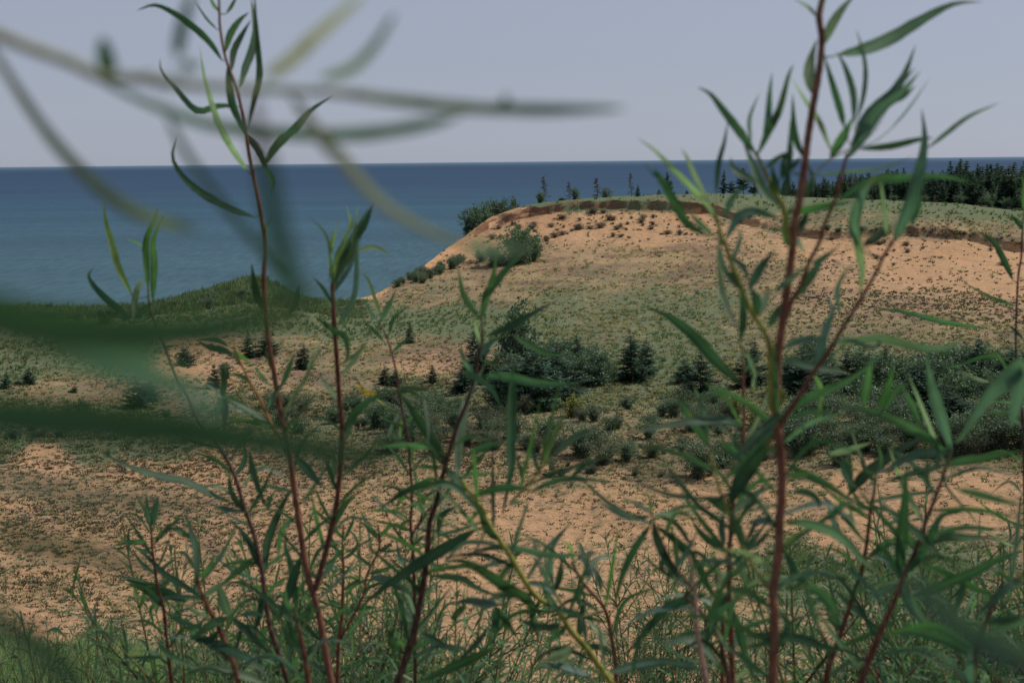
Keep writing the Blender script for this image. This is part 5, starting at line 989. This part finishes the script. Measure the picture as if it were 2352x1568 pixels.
# the branch right in front of the lens, far out of focus
NB = '''B n 56 72 @1 1200,545 900,500 650,490 450,400 200,310 0,230 -300,120 -600,80
B w 40 48 @1 2352,600 1700,570 1200,545
B w 26 44 @2 1100,690 800,690 400,640 0,590
L g 80 @2 100,598 500,650 900,688 1300,702 1600,700 1920,692; L g 78 @2 1050,695 1300,702 1500,700 1860,692; L g 50 @2 1100,690 1140,640 1120,600; L b 88 @2 850,740 600,800 300,850 0,862 @1 1800,850 1400,810 1150,740 900,640 560,480; L q 92 @1 1280,1470 900,1370 600,1170 300,850 0,400 -80,250; L o 84 @1 1700,490 1850,390 2050,200 2330,-40; L s 66 @2 -40,500 150,440 300,290 430,80; L g 120 @1 700,500 680,400 650,240; L d 60 @1 900,500 960,490 1030,570; L d 78 @1 1130,360 1160,180 1230,-60; L g 70 @1 1170,400 1200,420 1260,440; L o 88 @1 1850,600 2100,950 @2 30,950 350,1300 700,1500 900,1560; L s 90 @5 880,160 1050,215 1310,190; L b 56 @1 1050,700 1200,1000 1500,1400 @4 1650,180 1750,330 2000,470 2300,560'''
r0 = plant('willow_branch', 'blurred pale willow branch reaching in from the left edge across the sky', .30, NB, to_ground=False, wob=.01, fill=0)
NB2 = '''B w 40 60 @4 -60,560 -300,700 -600,1000
B k 60 70 @1 1590,640 1640,820 1700,1000
L D 250 @4 -500,420 -80,600 300,705 900,745 1500,700 1950,540; L D 130 @4 1900,740 1840,350 1760,60 @1 1700,1080 1590,640; L G 190 @4 300,800 650,900 950,1010 1200,1110 1450,1240; L D 230 @4 -600,1220 -80,1265 600,1310 1200,1370 1800,1450 2352,1530 @5 420,1560; L d 100 @7 -80,560 300,700 700,770 1050,930; L b 90 @7 -80,230 300,330 700,400 1100,430 1560,450; L d 140 @7 -100,1120 150,1270 400,1500 520,1640'''
r1 = plant('willow_branch', 'large out of focus dark willow leaves very close at the left edge', .172, NB2, to_ground=False, wob=.01, fill=0, lw=1.15)
NB3 = '''B k 60 60 @9 2700,1650 2500,1500 2352,1420
L b 210 @9 2500,1520 2300,1400 2000,1250 1700,980 1560,900; L b 150 @9 2500,1600 2300,1420 2100,1350 1900,1200'''
r2 = plant('willow_branch', 'faint grey green blurred leaf in the lower right corner, close to the lens', .20, NB3, to_ground=False, wob=.01, fill=0)
# their woody stems go down to the ground outside the view
for rt, pts in ((r0, [P(-216, 29, .30), P(-420, 300, .32), P(-520, 1200, .34)]), (r1, [P(-216, 859, .172), P(-500, 1300, .19)]), (r2, [P(2477, 1598, .2), P(2600, 1900, .2)])):
    e_ = np.array(pts[-1]); e2 = np.array([e_[0] * 1.05, e_[1], gz(e_[0], e_[1]) - .02])
    mb = MB(); tube(mb, catmull(pts + [(e_ + e2) / 2 + [.01, .02, 0], e2], 20), np.linspace(.0028, .005, 20), STC['r'], 8)
    mb.build('stem', M_STEM, rt, origin=np.array(rt.location))

# ------------------------------------------------------------------ fuller willow bushes, built stem by stem
def willow(name, seed, H=1.4, nst=10, spread=.28, leafL=.07, leafW=.006, dens=1.15, side=6):
    rg = np.random.default_rng(seed); root = thing(name, (0, 0, 0), 'willow', 'willow')
    sb = MB(); fb = MB()
    def shoot(p0, d0, ln_, r0, lvl):
        n_ = 9; pts = [np.array(p0, float)]; d = np.array(d0, float)
        for k in range(n_ - 1):
            d = d + rg.normal(0, .06, 3) + [0, 0, .05]; d /= np.linalg.norm(d); pts.append(pts[-1] + d * ln_ / (n_ - 1))
        pts = catmull(pts, 20)
        c = np.linspace(0, 1, 20)[:, None]; cl = np.array(STC['r']) * (1 - c ** 3) + np.array([.16, .18, .06]) * c ** 3
        tube(sb, pts, np.linspace(r0, r0 * .3, 20), cl, 5)
        nl = int(ln_ / (.016 if lvl else .019) * dens)
        a = rg.uniform(0, 6.28)
        for k in range(nl):
            f = (.28 if lvl == 0 else .05) + (.99 - (.28 if lvl == 0 else .05)) * k / nl; i = f * 19; i0 = min(18, int(i)); b = pts[i0] * (1 - i + i0) + pts[i0 + 1] * (i - i0)
            T = pts[i0 + 1] - pts[i0]; T /= np.linalg.norm(T); a += 2.4
            X = np.cross(T, [1, .3, .1]); X /= np.linalg.norm(X); Y = np.cross(T, X); o = X * math.cos(a) + Y * math.sin(a)
            L = leafL * rg.uniform(.6, 1.25) * (1 - .3 * abs(f - .5)); ang = rg.uniform(.5, 1.15)
            d1 = T * math.cos(ang) + o * math.sin(ang); q0 = b; q1 = b + d1 * L * .5; d2 = d1 + np.array([0, 0, -rg.uniform(.1, .7)]); d2 /= np.linalg.norm(d2); q2 = q1 + d2 * L * .5
            path = catmull([q0, q1, q2], 6); kd = rg.choice(['g', 'd', 'v', 'b', 's'], p=[.54, .20, .23, .02, .01])
            leaf(fb, path, leafW * rg.uniform(.7, 1.3), np.array(LC[kd]) * rg.uniform(.85, 1.2), np.cross(d1, np.cross(T, d1)) + 1e-4, rg.normal(0, .3), .2)
        if lvl == 0:
            for k in range(side):
                f = rg.uniform(.2, .85); b = pts[int(f * 19)]; T = d; a2 = rg.uniform(0, 6.28); o = np.array([math.cos(a2), math.sin(a2), rg.uniform(.6, 1.4)]); o /= np.linalg.norm(o)
                shoot(b, o, ln_ * (1 - f) * rg.uniform(.5, .9) + .08, r0 * .5, 1)
    for k in range(nst):
        a = rg.uniform(0, 6.28); s = spread * rg.uniform(.1, 1); shoot((.05 * math.cos(a), .05 * math.sin(a), -.02), (math.cos(a) * s, math.sin(a) * s, 1), H * rg.uniform(.75, 1.08), .0055, 0)
    sb.build('stems', M_STEM, root); fb.build('foliage', M_LEAF, root)
    return root
WB = [willow('willow_bush', 81), willow('willow_bush', 82, 1.35, 11, .34, .06, .0055), willow('willow_bush', 83, 1.2, 7, .25, .075, .0065, 1.0, 4)]
for x, yt, d, k, l in [
 (500, 1200, 3.0, 0, 'dense narrow leaved willow bush at the lower left, left one of the pair'),
 (560, 1290, 2.6, 1, 'dense willow bush at the lower left filling the bottom between the stems'),
 (520, 1330, 3.6, 2, 'low willow bush at the bottom left behind the dense pair'),
 (800, 1190, 3.4, 0, 'willow bush with many thin leaves left of the bottom centre'),
 (880, 1250, 3.8, 1, 'willow bush just right of the low fork of the tall left stem'),
 (720, 1250, 3.1, 1, 'willow bush filling the bottom left of centre around the red stems'),
 (960, 1330, 3.4, 2, 'willow bush at the bottom just left of the yellow green stem'),
 (1500, 1210, 6.6, 0, 'fine leaved willow bush farther off on the slope, right of centre'),
 (1545, 1370, 6.2, 1, 'fine leaved willow bush low in front of the distant one, right of centre'),
 (1450, 1480, 5.6, 2, 'small fine willow at the bottom right of centre'),
 (1180, 1470, 3.0, 1, 'low willow at the bottom centre under the yellow green stem'),
 (1290, 1500, 2.7, 2, 'low willow at the bottom centre right of the yellow green stem'),
 (2330, 1020, 3.6, 1, 'bright green willow bush at the right edge, highest of the right group'),
 (2290, 1180, 3.2, 0, 'willow bush at the right edge above the corner'),
 (2200, 1270, 3.8, 1, 'willow bush left of the ones at the right edge'),
 (2350, 1320, 2.6, 2, 'willow bush at the lower right edge'),
 (2080, 1350, 4.2, 2, 'thin willow bush at the lower right between the red stems'),
 (2230, 1420, 3.0, 0, 'low willow bush in the lower right corner area'),
 (1900, 1440, 4.4, 2, 'thin low willow bush right of the thick red stem at the bottom'),
]+[(a, b, c, k, 'fine leaved willow bush ' + w_) for a, b, c, k, w_ in [
 (610, 1420, 3.0, 0, 'at the bottom left, nearest the grass'), (570, 1360, 2.9, 1, 'at the bottom left, second from the grass'), (630, 1200, 3.6, 0, 'between the two left red stems'),
 (680, 1380, 3.3, 1, 'at the foot of the fork of the left stem'), (780, 1400, 2.9, 2, 'right of the forked left stem at the bottom'), (860, 1380, 3.0, 0, 'left of the dark central stem at the bottom'),
 (930, 1180, 4.2, 0, 'behind the dark central stem'), (1010, 1420, 3.2, 1, 'just right of the dark central stem at the bottom'), (1100, 1490, 3.2, 2, 'at the bottom centre'), (1240, 1450, 4.2, 0, 'beyond the yellow green stem'),
 (600, 1250, 2.5, 1, 'in front of the lowest part of the forked left stem'), (690, 1300, 2.4, 0, 'close under the fork of the left stem'), (820, 1330, 2.5, 2, 'close before the dark central stem, left side'), (540, 1270, 2.6, 2, 'close at the lower left, before the dense pair'),
 (1000, 1350, 2.7, 0, 'close before the yellow green stem, left side'), (2120, 1130, 2.9, 1, 'before the leaning dark red stem'), (2270, 1100, 2.6, 0, 'close at the right edge, upper part'), (2340, 1200, 2.4, 1, 'closest at the right edge'), (2180, 1330, 2.5, 0, 'close at the lower right'), (2300, 1400, 2.4, 2, 'close in the lower right corner'), (2060, 1420, 2.8, 1, 'close between the leaning stems at the lower right'), (1690, 1430, 3.4, 0, 'close beside the thick red stem, left side'), (1850, 1480, 3.0, 2, 'close beside the thick red stem, right side'),
 (2140, 1220, 3.9, 0, 'under the right hand spray of leaves'), (2250, 1080, 4.4, 1, 'at the upper right of the right group'), (2300, 1290, 3.0, 1, 'at the right edge below the middle'), (2160, 1440, 3.3, 1, 'at the bottom right'), (2020, 1480, 3.4, 2, 'between the leaning red stems at the bottom'), (1620, 1480, 4.6, 2, 'left of the thick red stem at the bottom')]]+[
 (88, 1290, 6.5, 2, 'small spindly willow at the far lower left above the grass'),
 (145, 1360, 6.5, 2, 'smaller spindly willow beside the one at the far lower left'),
 ]:
    v = P(x, yt, d); g = gz(v[0], v[1]); s = max(.3, (v[2] - g) / 1.42)
    proto = WB[k]
    place(proto, (v[0], v[1], g - .01), (s ** .6 * .9 if s > 1 else s, s ** .6 * .9 if s > 1 else s, s), l, None, 'willow')
SC.cycles.use_denoising = True
